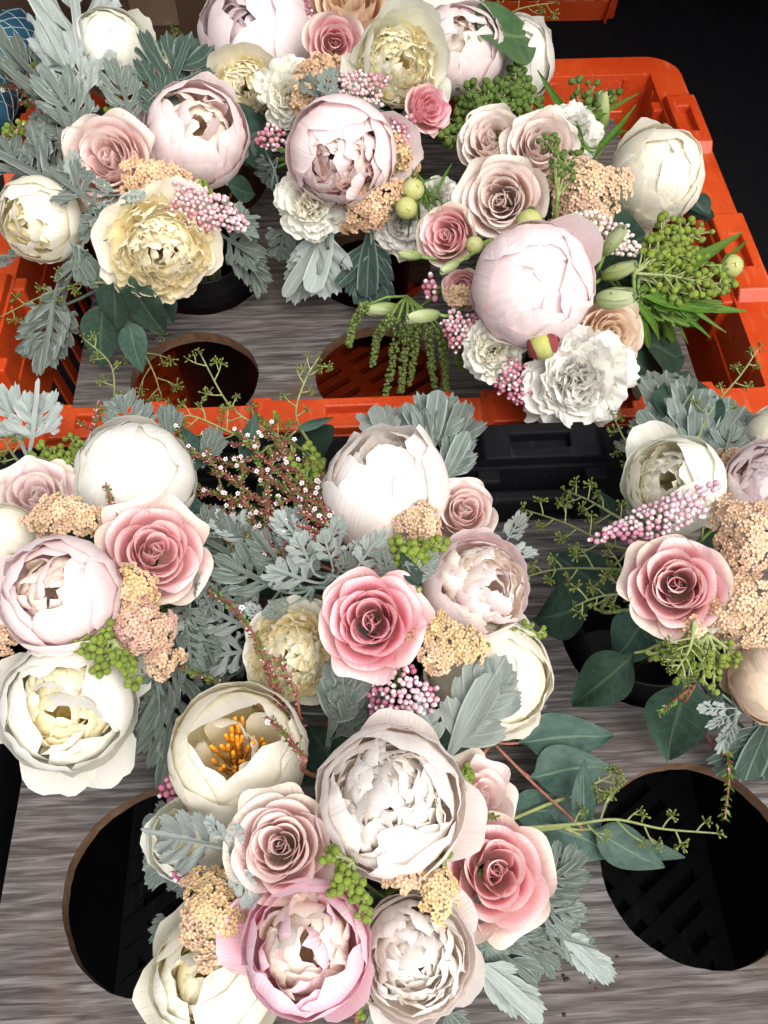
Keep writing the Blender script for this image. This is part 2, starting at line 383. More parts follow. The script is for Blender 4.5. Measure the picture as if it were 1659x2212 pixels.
def fl_open(root, R, rng, pal, n_in=34, spread=1.0, bowl=112, sz=1.0, loose=2):
    a, b, c = pal; off = rng.uniform(0, 6.28); ta = rng.uniform(0, 6.28)
    cup = min(1.0, max(0.0, (bowl - 106) / 20.0))          # 0 wide bowl, 1 nearly closed
    bowl = bowl + 10 + 10 * cup
    shell(root, rng, R, 0.84, 4, bowl + 22, off, b, W=(0.6, 0.9), tilt=.32 * cup, taz=ta, ruf=.10, notch=.14, jit=20, sz=sz, curl=(-20, 30))
    shell(root, rng, R, 0.92, 5, bowl + 8, off + .8, a, W=(0.7, 1.0), tilt=.34 * cup, taz=ta, ruf=.09, notch=.13, jit=20, sz=sz, curl=(-30, 24))
    shell(root, rng, R, 1.00, 5, bowl - 14, off + 1.7, a, W=(0.75, 1.08), tilt=.26 * cup, taz=ta, ruf=.09, notch=.12, jit=20, sz=sz, curl=(-40, 12))
    guards(root, rng, R, loose, a, off + 1)
    zt = (1.66 if cup > .5 else 1.72) * sz
    shell(root, rng, R, 0.56, 4, 186, off, c, W=(.5, .62), ruf=.08, notch=.2, sz=sz)
    shell(root, rng, R, 0.63, 4, 165, off + 1, c, W=(.4, .55), tilt=.2, taz=ta, ruf=.09, notch=.2, sz=sz)
    crumple(root, rng, R, n_in, c, rmax=0.80 - 0.10 * cup, ztop=zt, zedge=zt - .50, W=(0.24, 0.44), over=(50, 115))
    crumple(root, rng, R, max(5, n_in // 3), b, rmax=0.74, ztop=zt + .05, zedge=zt - .36, W=(.30, .50), over=(60, 120))
    return R * 0.95 * sz
def fl_bomb(root, R, rng, pal, m=74, guard=7, gp=58):
    a, b, c = pal; off = rng.uniform(0, 6.28); R = R / (1.06 if gp > 70 else 1.0)
    for i in range(guard):
        put(root, petal(rng, R * (rng.uniform(1.45, 1.75) if gp > 70 else rng.uniform(1.15, 1.5)), R * rng.uniform(0.58, 0.78), R_(2), R_(gp + rng.uniform(-24, 24)), 0.8, R * 1.25, az=off + 6.283 * i / guard + rng.uniform(-.2, .2),
            ruf=0.11 * R, rf=6, notch=0.10, vt=0.32, nu=13, nv=11, curl=R_(rng.uniform(-25, 20)), lean=rng.uniform(-.15, .15)), a)
    for i in range(5):
        put(root, petal(rng, R * 1.35, R * 0.5, R_(20), R_(112 + rng.uniform(-15, 20)), 1.0, R * 0.95, az=off + 1.3 * i + 0.4, ruf=0.08 * R, notch=0.14, vt=0.36, nu=10, nv=9), b)
    cx, cy = rng.uniform(-.06, .06), rng.uniform(-.06, .06)
    shell(root, rng, R * .56, 1.0, 5, 184, off, c, W=(.8, 1.0), ruf=.09, notch=.2, sz=.95)
    shell(root, rng, R * .60, 1.0, 5, 150, off + 1, c, W=(.6, .9), tilt=.2, taz=off, ruf=.12, notch=.24, sz=.95)
    crumple(root, rng, R, m, c, rmax=0.98 if gp < 70 else 0.78, ztop=1.25, zedge=0.60, z0=0.25, W=(.16, .28), ruf=.09, notch=.30, over=(55, 120), cx=cx, cy=cy)
    crumple(root, rng, R, m // 4, b, rmax=0.74, ztop=1.18, zedge=0.66, z0=0.25, W=(.2, .32), ruf=.10, notch=.26, cx=cx, cy=cy)
    return R * 0.66
def fl_stamen(root, R, rng, pal, stmat='stamen', bowl=112, nst=70, loose=3, inner=8):
    a, b, c = pal; off = rng.uniform(0, 6.28); ta = rng.uniform(0, 6.28)
    shell(root, rng, R, 0.86, 4, bowl + 26, off, a, W=(0.8, 1.0), tilt=.1, taz=ta, ruf=.07, notch=.12, jit=14)
    shell(root, rng, R, 0.93, 5, bowl + 10, off + .8, a, W=(0.8, 1.05), tilt=.1, taz=ta, ruf=.07, notch=.12, jit=12)
    shell(root, rng, R, 1.00, 5, bowl - 4, off + 1.7, a, W=(0.85, 1.1), ruf=.07, notch=.10, jit=12)
    guards(root, rng, R, loose, a, off)
    crumple(root, rng, R, inner, b, rmax=0.72, ztop=1.42, zedge=1.45, W=(.30, .48), z0=.3)
    mb = MB()
    for i in range(nst):
        aa = i * 2.4; q = math.sqrt((i + .5) / nst) * 0.20 * R
        d = Vector((math.cos(aa) * (q / R) * 0.9 + rng.uniform(-.2, .2), math.sin(aa) * (q / R) * 0.9 + rng.uniform(-.2, .2), 1)).normalized()
        p = Vector((math.cos(aa) * q, math.sin(aa) * q, 0.2 * R)); e = p + d * R * rng.uniform(0.75, 1.05)
        tube(mb, [p, (p + e) / 2, e], 0.014 * R, 0.016 * R, 4)
        tube(mb, [e - d * 0.02 * R, e + d * 0.05 * R, e + d * 0.17 * R, e + d * 0.22 * R], 0.045 * R, 0.028 * R, 5)
    ob('stamens', mb.build('stamens', M[stmat]), root, kind='stuff')
    return R * 0.95
def fl_rose(root, R, rng, pal, N=25, openness=1.0):
    a, b, c = pal
    az = rng.uniform(0, 6.28); N = N + 4
    for i in range(4):
        put(root, petal(rng, R * 1.16, R * 0.10, R_(84), R_(97), 1.0, R * 0.05, r0=R * .02, az=az + 1.6 * i, ruf=.01 * R, vt=.3, nu=9, nv=9, base=.6), c)
    for i in range(N):
        k = i / (N - 1.0)
        rl = R * (0.060 + 0.72 * k ** 1.05)
        inner = k < 0.25
        p0 = 86 if inner else 66 - 38 * k
        p1 = (91 + 4 * k if k < .5 else 98 - 46 * openness * (k - .5) ** 1.3 * 2)
        top = R * (1.20 + 0.10 * math.sin(math.pi * min(1, k * 1.1)) - 0.30 * k ** 3)
        L = top / (0.99 if inner else 0.95)
        r0 = max(0.0, rl - R * (0.06 + .22 * k))
        Rc = max(rl * 1.02, 0.05 * R)
        arc = 1.9 - 0.85 * k
        cu = 0 if k < 0.22 else -(20 + 75 * k) * rng.uniform(0.5, 1.3)
        put(root, petal(rng, L * rng.uniform(0.96, 1.04), Rc * arc, R_(p0), R_(p1 + rng.uniform(-5, 5)), 0.5, Rc, r0=r0, z0=0, az=az, ruf=0.022 * R * (0.3 + 1.3 * k), rf=4, notch=0.025,
            curl=R_(cu), curlstart=0.86 - 0.10 * k, vt=0.20, point=0.03 if k > .75 else 0.0, nu=17, nv=13, base=0.5, lean=rng.uniform(-.12, .12)), c if k < 0.5 else (b if k < 0.84 else a))
        az += 2.39996 + rng.uniform(-.3, .3)
    return R * 0.80
def fl_ruffle(root, R, rng, pal, m=46):
    a, b, c = pal
    for i in range(m):
        k = (i + 0.5) / m; el = 96 - 96 * k ** 0.85
        put(root, petal(rng, R * (0.72 + 0.30 * k) * rng.uniform(0.9, 1.08), R * rng.uniform(0.34, 0.5), R_(min(85, el + 22)), R_(el + rng.uniform(-18, 18)), 0.8, R * 0.55,
            r0=0.04 * R + 0.12 * R * k, z0=0.28 * R * (1 - k), az=i * 2.39996 + rng.uniform(-.3, .3), ruf=0.19 * R, rf=9, notch=0.10, vt=0.2, nu=15, nv=8, base=0.14, wide=0.95,
            curl=R_(rng.uniform(-50, 40))), a if k > 0.4 else c)
    return R * 0.42
def sepals(root, R, rng, n=5, L=0.9, mat='stem', flare=75, W=0.3, z0=0.0):
    for i in range(n):
        put(root, petal(rng, R * L, R * W, R_(5), R_(flare + rng.uniform(-12, 12)), 0.6, R * 0.9, z0=z0, az=6.283 * i / n + rng.uniform(-.2, .2), ruf=0.03 * R, vt=0.8, nu=6, nv=7), M[mat] if mat in M else mat, 'sepal')
def fl_bud(root, R, rng, pal, sepmat='green', sz=1.0, n_out=4):
    a, b, c = pal; off = rng.uniform(0, 6.28)
    for j, (q, n, pe) in enumerate([(0.93, 4, 190), (1.0, n_out, 172 if n_out > 2 else 150)]):
        for i in range(n):
            pend = R_(pe); Rl = R * q
            put(root, petal(rng, Rl * pend, R * 0.9, R_(-2), pend, 1.0, Rl, az=off + j * .8 + 6.283 * i / n, ruf=0.02 * R, vt=0.3, nu=9, nv=10, sz=sz), b if j == 0 else a)
    for i in range(5):
        put(root, petal(rng, R * 1.5, R * 0.45, R_(-4), R_(80 + rng.uniform(-15, 15)), 1.0, R * 1.1, az=off + 6.283 * i / 5, vt=0.85, nu=7, nv=8, sz=sz, curl=R_(-40), r0=0.02 * R), M[sepmat], 'sepal')
    return R * sz
def fl_lisbud(root, R, rng, pal, sz=2.6):
    a, b, c = pal
    for i in range(6):
        put(root, petal(rng, R * 2.6, R * 0.85, R_(0), R_(152), 0.8, R * 0.95, az=i * 1.047 + rng.uniform(-.1, .1), lean=0.35, vt=0.35, nu=9, nv=10, sz=sz * 0.9, ruf=0.05 * R, curl=R_(-60), curlstart=0.85), a)
    for i in range(5):
        put(root, petal(rng, R * 1.7, R * 0.22, R_(5), R_(96), 0.5, R * 1.0, r0=0.12 * R, az=i * 1.257 + .3, vt=0.9, nu=5, nv=8, sz=sz * 0.75, curl=R_(-25)), M['green'], 'sepal')
    return R * sz * 0.8

PALS = {
 'white': ('white', 'white', 'whitein'), 'blushwhite': ('blushwhite', 'blushwhite', 'whitein'), 'cream': ('cream', 'cream', 'yellow'),
 'palecream': ('palecream', 'palecream', 'yellow'), 'lemonwhite': ('palecream', 'cream', 'cream'),
 'blush': ('blush', 'blush', 'blushin'), 'coral': ('blush', 'blush', 'coralin'), 'lav': ('lavblush', 'lavblush', 'lavblush'), 'pinkpeony': ('pinkpeony', 'pinkpeony', 'blushin'),
 'rose': ('roseout', 'rose', 'rose'), 'roselight': ('roselightout', 'roselight', 'roselight'), 'rosedeep': ('rose', 'rosedeep', 'rosedeep'), 'roselav': ('roselightout', 'roselav', 'roselav'),
 'garden': ('roselightout', 'garden', 'garden'), 'peach': ('peach', 'peach', 'peach'), 'greenbud': ('greenbud', 'greenbud', 'greenbud'), 'limebud': ('limebud', 'limebud', 'limebud'), 'wine': ('wine', 'limebud', 'wine'),
 'whiteyellow': ('white', 'white', 'yellow'), 'carn': ('white', 'white', 'white'), 'creamcarn': ('palecream', 'cream', 'cream'),
}
KIND = {'globe': (fl_globe, 'peony', 'peony', 'peonies in the bouquets'), 'open': (fl_open, 'peony', 'peony', 'peonies in the bouquets'),
        'bomb': (fl_bomb, 'peony', 'peony', 'peonies in the bouquets'), 'stamen': (fl_stamen, 'peony', 'peony', 'peonies in the bouquets'),
        'rose': (fl_rose, 'rose', 'rose', 'roses in the bouquets'), 'ruffle': (fl_ruffle, 'carnation', 'carnation', 'white ruffled blooms'),
        'bud': (fl_bud, 'flower_bud', 'flower bud', 'buds in the bouquets'), 'lisbud': (fl_lisbud, 'lisianthus_bud', 'flower bud', 'buds in the bouquets')}

# ---------------------------------------------------------------- bouquets: jar place, pixel centre of the dome, top height, fall-off
BQ = {}
def bq_height(b, px, py):
    q = BQ[b]; r = math.hypot((px - q['c'][0]), (py - q['c'][1])) / q['r']
    return q['top'] - q['drop'] * min(1.6, r * r)
def floor_at(b): return 0.012 if b in ('b1', 'b2', 'b3') else 0.057 + 0.012
def stem_path(b, p, n, rng):
    j = BQ[b]['jar']; jz = BQ[b]['jz']
    a = rng.uniform(0, 6.28); q = rng.uniform(0, 0.024)
    m = Vector((j[0] + q * math.cos(a), j[1] + q * math.sin(a), jz))
    e = Vector((j[0] - q * 0.8 * math.cos(a), j[1] - q * 0.8 * math.sin(a), BQ[b]['bot'] + 0.006))
    k = p - n * 0.022
    if k.z < m.z + 0.004: k.z = max(m.z + 0.004, p.z - 0.03)
    return smooth_path([p, k, k.lerp(m, 0.6) + Vector((0, 0, 0.012)), m, e], 5)
def add_stem(root, b, p, n, rng, r=0.002, mat='stem', name='stem'):
    inv = root.matrix_world.inverted(); mb = MB()
    tube(mb, [inv @ x for x in stem_path(b, p, n, rng)], r, r * 0.9, 6)
    return ob(name, mb.build(name, M[mat]), root)
SEED = [100]
FLOWERS = {}
def flower(b, kind, px, py, w, f, pal, label, dh=0.0, name=None, cat=None, **kw):
    SEED[0] += 1; rng = random.Random(SEED[0])
    fn, nm, ct, grp = KIND[kind]; nm = name or nm; ct = cat or ct
    h = bq_height(b, px, py) + dh
    P = at(px, py, h); Rr = w * 1.06 * 0.5 * mpp(P)
    n = ((CAM - P).normalized() + RT * f[0] + UP * f[1]).normalized()
    root = empty(nm, P, label, ct, grp if not name else name.replace('_', ' ') + ' blooms', frame(n))
    zc = fn(root, Rr, rng, tuple(M[x] for x in PALS[pal]), **kw)
    base = P - n * zc
    root.matrix_world = Matrix.Translation(base) @ frame(n).to_4x4()
    add_stem(root, b, base + n * 0.004, n, rng, 0.0022 if kind not in ('lisbud',) else 0.0014)
    return root

# ---------------------------------------------------------------- leaves (unit length along +y, face +z)
_LEAF = {}
def lobed(rng, kind, mat):
    """deeply cut leaf: a midrib strip and rounded, toothed lobes on both sides"""
    V = []; UVs = []; F = []; cnt = 0
    bend = rng.uniform(-0.22, 0.20); side_up = rng.uniform(-0.1, 0.35)
    def zed(x, y): return bend * y * y + side_up * abs(x) * 0.5
    def strip(P0, ang, L, W, base, teeth, dz, nu=7, nv=11, curve=0.0, vb=0.0):
        nonlocal cnt
        u = np.linspace(-1, 1, nu); v = np.linspace(0, 1, nv); U, Vv = np.meshgrid(u, v)
        vt = 1 - min(0.5, 1.25 * W / L) * (1 - np.sqrt(np.clip(1 - (0.98 * U) ** 2, 0, 1))) + (min(.06, 0.22 * W / L) * np.cos(np.pi * U * teeth) if teeth else 0)
        sv = Vv * vt
        w = W * (base + (1 - base) * np.sin(np.pi / 2 * np.clip(sv / 0.72, 0, 1)) ** 1.3)
        a = ang + curve * sv
        cx = P0[0] + L * sv * np.sin(a); cy = P0[1] + L * sv * np.cos(a)
        x = cx + U * w * np.cos(a); y = cy - U * w * np.sin(a)
        z = np.vectorize(zed)(x, y) + dz + rng.uniform(.02, .30) * L * sv ** 2 + 0.25 * w * U ** 2 * rng.uniform(-.6, 1.0) + 0.01 * np.sin(7 * sv + 3 * U + P0[1] * 9)
        V.append(np.stack([x, y, z], -1).reshape(-1, 3)); UVs.append(np.stack([U * .5 + .5, np.clip(vb + 0.4 * sv, 0, 1)], -1).reshape(-1, 2))
        F.extend(tuple(i + cnt for i in f) for f in grid_faces(nu, nv)); cnt += nu * nv
    n, wl, ll, cut, a0 = {'dusty': (3, 0.070, 0.33, 0.38, 1.15), 'fern': (4, 0.052, 0.30, 0.36, 1.2), 'oak': (4, 0.098, 0.36, 0.75, 1.0)}[kind]
    strip((0, 0), 0.0, 0.86, 0.026 if kind != 'oak' else 0.11, 0.7 if kind != 'oak' else 0.12, 0, 0.002, nv=14)
    strip((0, 0.66 if kind == 'oak' else 0.70), 0.0, 0.34 if kind == 'oak' else 0.30, wl * 1.3, cut, 3.0, 0.0, nu=11)
    for i in range(n):
        t = (i + 0.5) / n; y0 = 0.20 + 0.56 * t
        for sd in (-1, 1):
            Ln = ll * (0.66 + 0.45 * math.sin(math.pi * (0.15 + 0.75 * t))) * rng.uniform(.85, 1.12)
            an = sd * (a0 - 0.45 * t + rng.uniform(-.1, .1)); y1 = y0 + rng.uniform(-.025, .025)
            strip((0, y1), an, Ln, wl * rng.uniform(.85, 1.15), cut, 3.0, -0.001, nu=11, curve=-sd * rng.uniform(.0, .3), vb=0.2 + .4 * t)
            if kind != 'oak' and Ln > .22:
                m = (math.sin(an) * Ln * .5, y1 + math.cos(an) * Ln * .5)
                strip(m, an - sd * 0.8, Ln * .46, wl * .62, .45, 0, -0.002, nu=7, nv=8, vb=0.3 + .4 * t)
                strip(m, an + sd * 0.75, Ln * .40, wl * .58, .45, 0, -0.002, nu=7, nv=8, vb=0.3 + .4 * t)
    return mesh('leaf', np.concatenate(V), F, M[mat], uv=np.concatenate(UVs))
def leaf_mesh(kind, var, mat):
    key = (kind, var, mat)
    if key in _LEAF: return _LEAF[key]
    rng = random.Random(hash((len(kind), var)) & 0xffff)
    bend = rng.uniform(-0.35, 0.15); fold = rng.uniform(-0.05, 0.25); tw = rng.uniform(-.4, .4)
    if kind in ('dusty', 'fern', 'oak'):
        return _LEAF.setdefault(key, lobed(rng, kind, mat))
    if kind == 'euc':
        nv, nu = 16, 7
        v = np.linspace(0, 1, nv); u = np.linspace(-1, 1, nu); U, Vv = np.meshgrid(u, v)
        t = np.clip((Vv - 0.06) / 0.94, 0, 1)
        w = 0.012 + 0.27 * np.sin(np.pi * t ** 0.72) ** 0.85 * (1 - 0.35 * t)
        x = U * w + 0.05 * np.sin(3 * Vv + var) * Vv; y = Vv + 0 * U
        z = bend * 0.3 * Vv ** 2 + (0.12 + 0.5 * max(0, fold)) * np.abs(U * w) + 0.02 * np.sin(6 * Vv + 2 * U + var) + tw * U * w * Vv
    else:   # lance
        nv, nu = 12, 5
        v = np.linspace(0, 1, nv); u = np.linspace(-1, 1, nu); U, Vv = np.meshgrid(u, v)
        w = 0.005 + 0.036 * np.sin(np.pi * Vv ** 0.7) ** 0.9
        x = U * w; y = Vv + 0 * U; z = bend * 1.2 * Vv ** 2 + 0.4 * np.abs(U * w) + tw * U * w
    P = np.stack([x, y, z], -1).reshape(-1, 3); uv = np.stack([U * .5 + .5, Vv], -1).reshape(-1, 2)
    _LEAF[key] = mesh('leaf', P, grid_faces(nu, nv), M[mat], uv=uv)
    return _LEAF[key]
def leaf(root, kind, mat, p, q, var=0, face=None, wid=1.0, name='leaf'):
    """a leaf from base p to tip q (world), its face turned towards 'face'"""
    d = (q - p); Ln = d.length; y = d.normalized()
    n = face or ((CAM - p).normalized() * 0.7 + Vector((0, 0, 0.6)))
    n = n - y * n.dot(y); n = n.normalized() if n.length > 1e-4 else y.orthogonal().normalized()
    x = y.cross(n)
    m = Matrix((x, y, n)).transposed().to_4x4() @ Matrix.Diagonal((Ln * wid, Ln, Ln, 1))
    return ob(name, leaf_mesh(kind, var % 7, mat), root, mw=root.matrix_world.inverted() @ Matrix.Translation(p) @ m)
def rfac(rng, p, t=0.45):
    return ((CAM - p).normalized() * 0.7 + Vector((0, 0, 0.5)) + Vector((rng.uniform(-t, t), rng.uniform(-t, t), rng.uniform(-t, t)))).normalized()

def leaves(b, kind, mat, specs, label, name='dusty_miller_sprig', cat='foliage', group='silver foliage in the bouquets', base=None, smat='stemdusty', wid=1.0, tilt=0.4):
    """specs: (base px, base py, dh, tip px, tip py, dh, optional width): one leaf each; all share a stem that runs to the jar"""
    SEED[0] += 1; rng = random.Random(SEED[0])
    def pt(px, py, dh): return at(px, py, max(floor_at(b), bq_height(b, px, py) + dh))
    B = [pt(*s[:3]) for s in specs]
    c = sum(B, Vector()) / len(B) if base is None else pt(*base)
    root = empty(name, c, label, cat, group)
    inv = root.matrix_world.inverted(); mb = MB()
    tube(mb, [inv @ x for x in stem_path(b, c, Vector((0, 0, 1)), rng)], 0.0014, 0.0014, 6)
    for p in B:
        if (p - c).length > 0.002: tube(mb, smooth_path([inv @ c, (inv @ c).lerp(inv @ p, .5) - Vector((0, 0, 0.003)), inv @ p], 4), 0.0010, 0.0008, 5)
    ob('stem', mb.build('stem', M[smat]), root)
    for s, p in zip(specs, B):
        q = pt(*s[3:6]); leaf(root, kind, mat, p, q, rng.randrange(7), rfac(rng, p, tilt), (s[6] if len(s) > 6 else 1.0) * wid)
    return root

# ---------------------------------------------------------------- clusters
def dome_pts(rng, w, h, sp, dome, clump=0.0):
    P = []
    nx, ny = int(w / sp) + 2, int(h / (sp * .87)) + 2
    ph = [rng.uniform(0, 6.28) for _ in range(6)]
    for j in range(-ny, ny + 1):
        for i in range(-nx, nx + 1):
            x = (i + 0.5 * (j & 1)) * sp + rng.uniform(-.28, .28) * sp; y = j * sp * .87 + rng.uniform(-.28, .28) * sp
            a = math.atan2(y / h, x / w); lim = 1 + 0.13 * math.sin(3 * a + ph[0]) + 0.10 * math.sin(5 * a + ph[1])
            r2 = ((x / (w / 2)) ** 2 + (y / (h / 2)) ** 2) / lim ** 2
            if r2 > 1: continue
            z = dome * (1 - r2 * 1.1) + clump * (math.sin(x / w * 11 + ph[2]) * math.sin(y / h * 9 + ph[3])) + rng.uniform(-.25, .25) * sp
            P.append((x, y, z, r2))
    return P
def floret_shape(R):
    V = []; F = []
    for k in range(5):
        a = k * 1.2566
        for rr, da, z in ((0.10, 0, 0.02), (0.62, -0.62, 0.22), (0.95, -0.36, 0.16), (1.02, 0, 0.06), (0.95, 0.36, 0.16), (0.62, 0.62, 0.22)):
            V.append((R * rr * math.cos(a + da), R * rr * math.sin(a + da), R * z))
        F.append((k*6, k*6+1, k*6+2, k*6+3)); F.append((k*6, k*6+3, k*6+4, k*6+5))
    return np.array(V), F
FLOR = floret_shape(1.0)
def cluster(b, kind, px, py, w, h, f, cols, label, dh=0.0, sp=13.0, dome=0.35, twist=0.0, fleck=None):
    if kind == 'yarrow': sp = sp * 1.15; w, h = w * 1.06, h * 1.06
    """kind yarrow or rice: a domed head of many tiny florets or beads"""
    SEED[0] += 1; rng = random.Random(SEED[0])
    P = at(px, py, bq_height(b, px, py) + dh); k = mpp(P)
    n = ((CAM - P).normalized() + RT * f[0] + UP * f[1]).normalized()
    fr = frame(n, RT * math.cos(twist) + UP * math.sin(twist)); W, H, s = w * k, h * k, sp * k
    name, cat = ('yarrow_head', 'yarrow') if kind == 'yarrow' else ('rice_flower', 'rice flower')
    root = empty(name, P, label, cat, 'yarrow heads in the bouquets' if kind == 'yarrow' else 'rice flower clusters in the bouquets', fr)
    pts = dome_pts(rng, W, H, s, min(W, H) * dome, s * 0.7 if kind == 'yarrow' else s * 0.4)
    mb = MB(); st = MB(); base = Vector((0, 0, -0.45 * max(W, H)))
    C = [np.array(lin(c)) for c in cols]
    hx, hy = rng.uniform(2, 5), rng.uniform(2, 5)
    for (x, y, z, r2) in pts:
        t = 0.5 + 0.5 * math.sin(x / W * hx + y / H * hy + 1) + rng.uniform(-.3, .3); t = min(0.999, max(0, t)) * (len(C) - 1)
        i = int(t); c = C[i] * (1 - (t - i)) + C[min(i + 1, len(C) - 1)] * (t - i)
        c = (c * 0.60 + np.array(lin('e4d0bc')) * 0.40 if kind == 'yarrow' else c) * rng.uniform(0.82, 1.10); c[3] = 1
        d = Vector((x * 1.3, y * 1.3, 0.5 * max(W, H))).normalized()
        d = (d + Vector((rng.uniform(-.35, .35), rng.uniform(-.35, .35), 0))).normalized()
        Rm = np.array(d.to_track_quat('Z', 'Y').to_matrix()) @ np.array(Matrix.Rotation(rng.uniform(0, 6.28), 3, 'Z'))
        if kind == 'yarrow':
            V = (FLOR[0] * s * rng.uniform(0.60, 0.78)) @ Rm.T + np.array((x, y, z))
            mb.add(V, FLOR[1], c)
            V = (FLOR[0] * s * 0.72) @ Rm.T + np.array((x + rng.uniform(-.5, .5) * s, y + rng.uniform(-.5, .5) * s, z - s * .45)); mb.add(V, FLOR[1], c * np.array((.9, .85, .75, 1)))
            cc = np.array(lin('9a7a44')) if rng.random() < 0.5 else np.array(lin('c8a840'))
            V = (ICO1[0] * s * 0.13) @ Rm.T + np.array((x, y, z)) + np.array(d) * s * 0.08
            mb.add(V[:, :], ICO1[1], cc)
        else:
            V = (ICO2[0] * np.array((0.50, 0.50, 0.62)) * s * rng.uniform(0.8, 1.12)) @ Rm.T + np.array((x, y, z))
            mb.add(V, ICO2[1], c)
            if rng.random() < 0.55:
                tipc = np.array(lin('e6dede')) * rng.uniform(.9, 1.0); tipc[3] = 1
                mb.add((ICO1[0] * np.array((0.40, 0.40, 0.36)) * s) @ Rm.T + np.array((x, y, z)) + np.array(d) * s * 0.32, ICO1[1], tipc)
        if rng.random() < 0.35:
            e = Vector((x, y, z)); tube(st, [base.lerp(e, .25), base.lerp(e, .65) + Vector((0, 0, -.05 * W)), e], s * .09, s * .07, 4)
    tube(st, [base * 1.0, base * 0.5, base * 0.3], 0.0016, 0.0014, 6)
    nm = 'florets' if kind == 'yarrow' else 'buds'
    ob(nm, mb.build(nm, M['floret' if kind == 'yarrow' else 'bead'], smooth=(kind != 'yarrow'), col=True), root, kind='stuff')
    ob('stalks', st.build('stalks', M['stem']), root)
    add_stem(root, b, P + n * base.z, n, rng, 0.0016)
    return root
_BER = {}
def berry_mesh(mat, v):
    if (mat, v) not in _BER:
        V, F = ICO2; V = V * np.array((1, 1, (0.92, 1.05, 1.12)[v]))
        _BER[(mat, v)] = mesh('berry', V, F, M[mat])
    return _BER[(mat, v)]
def berries(b, base, tips, label, mat='berry', br=9.0, n=16, spread=26, dh=0.0, dtip=0.0, smat='eucstem'):
    """a branching sprig: from base pixel to each tip pixel a spike with berries round its outer half"""
    SEED[0] += 1; rng = random.Random(SEED[0])
    B = at(*base, bq_height(b, *base) + dh); k = mpp(B)
    root = empty('berry_sprig', B, label, 'berry sprig', 'green berry sprigs in the bouquets')
    mb = MB()
    for (tx, ty) in tips:
        T = at(tx, ty, bq_height(b, tx, ty) + dh + dtip)
        ax = (T - B); Ln = ax.length
        mid = ax * 0.5 + Vector((rng.uniform(-.1, .1), rng.uniform(-.1, .1), rng.uniform(0, .12))) * Ln
        path = smooth_path([Vector(), mid, ax], 8)
        tube(mb, path, 0.0011, 0.0007, 5)
        pts = []
        for i in range(n):
            t = 0.30 + 0.70 * ((i + 0.5) / n) ** 0.85
            c = path[min(len(path) - 1, int(t * (len(path) - 1)))]
            a = i * 2.39996 + rng.uniform(-.4, .4)
            o = ax.normalized().orthogonal().normalized(); o2 = ax.normalized().cross(o)
            rad = spread * k * (1.0 - 0.55 * t) * rng.uniform(0.55, 1.1)
            p = c + (o * math.cos(a) + o2 * math.sin(a)) * rad + ax.normalized() * rad * 0.7
            r = br * k * rng.uniform(0.75, 1.08)
            for _ in range(4):
                for q, rq in pts:
                    dd = p - q
                    if 1e-6 < dd.length < (r + rq) * 0.9: p = p + dd.normalized() * ((r + rq) * 0.92 - dd.length)
            pts.append((p, r))
            tube(mb, [c - ax.normalized() * rad * 0.3, c.lerp(p, .55) - ax.normalized() * rad * .05, p], 0.0006, 0.0007, 4)
        for p, r in pts:
            m = Matrix.Translation(p) @ Matrix.Rotation(rng.uniform(0, 6), 4, 'X') @ Matrix.Diagonal((r, r, r, 1))
            ob('berry', berry_mesh(mat, rng.randrange(3)), root, mw=m)
    ob('stem', mb.build('stem', M[smat]), root)
    add_stem(root, b, B, Vector((0, 0, 1)), rng, 0.0014, name='stalk')
    return root
_SC = []
def seed_meshes():
    if _SC: return _SC
    for v in range(3):
        rng = random.Random(v + 7); mb = MB()
        for i in range(7):
            d = Vector((rng.uniform(-1, 1), rng.uniform(-1, 1), rng.uniform(-.2, 1))).normalized()
            tube(mb, [Vector(), d * .35, d * .6, d * .8, d * 1.0], 0.05, 0.05, 5)
            V = (ICO1[0] * np.array((.15, .15, .24))) @ np.array(d.to_track_quat('Z', 'Y').to_matrix()).T + np.array(d) * 0.85
            mb.add(V, ICO1[1])
        _SC.append(mb.build('seed_cluster', M['seed']))
    return _SC
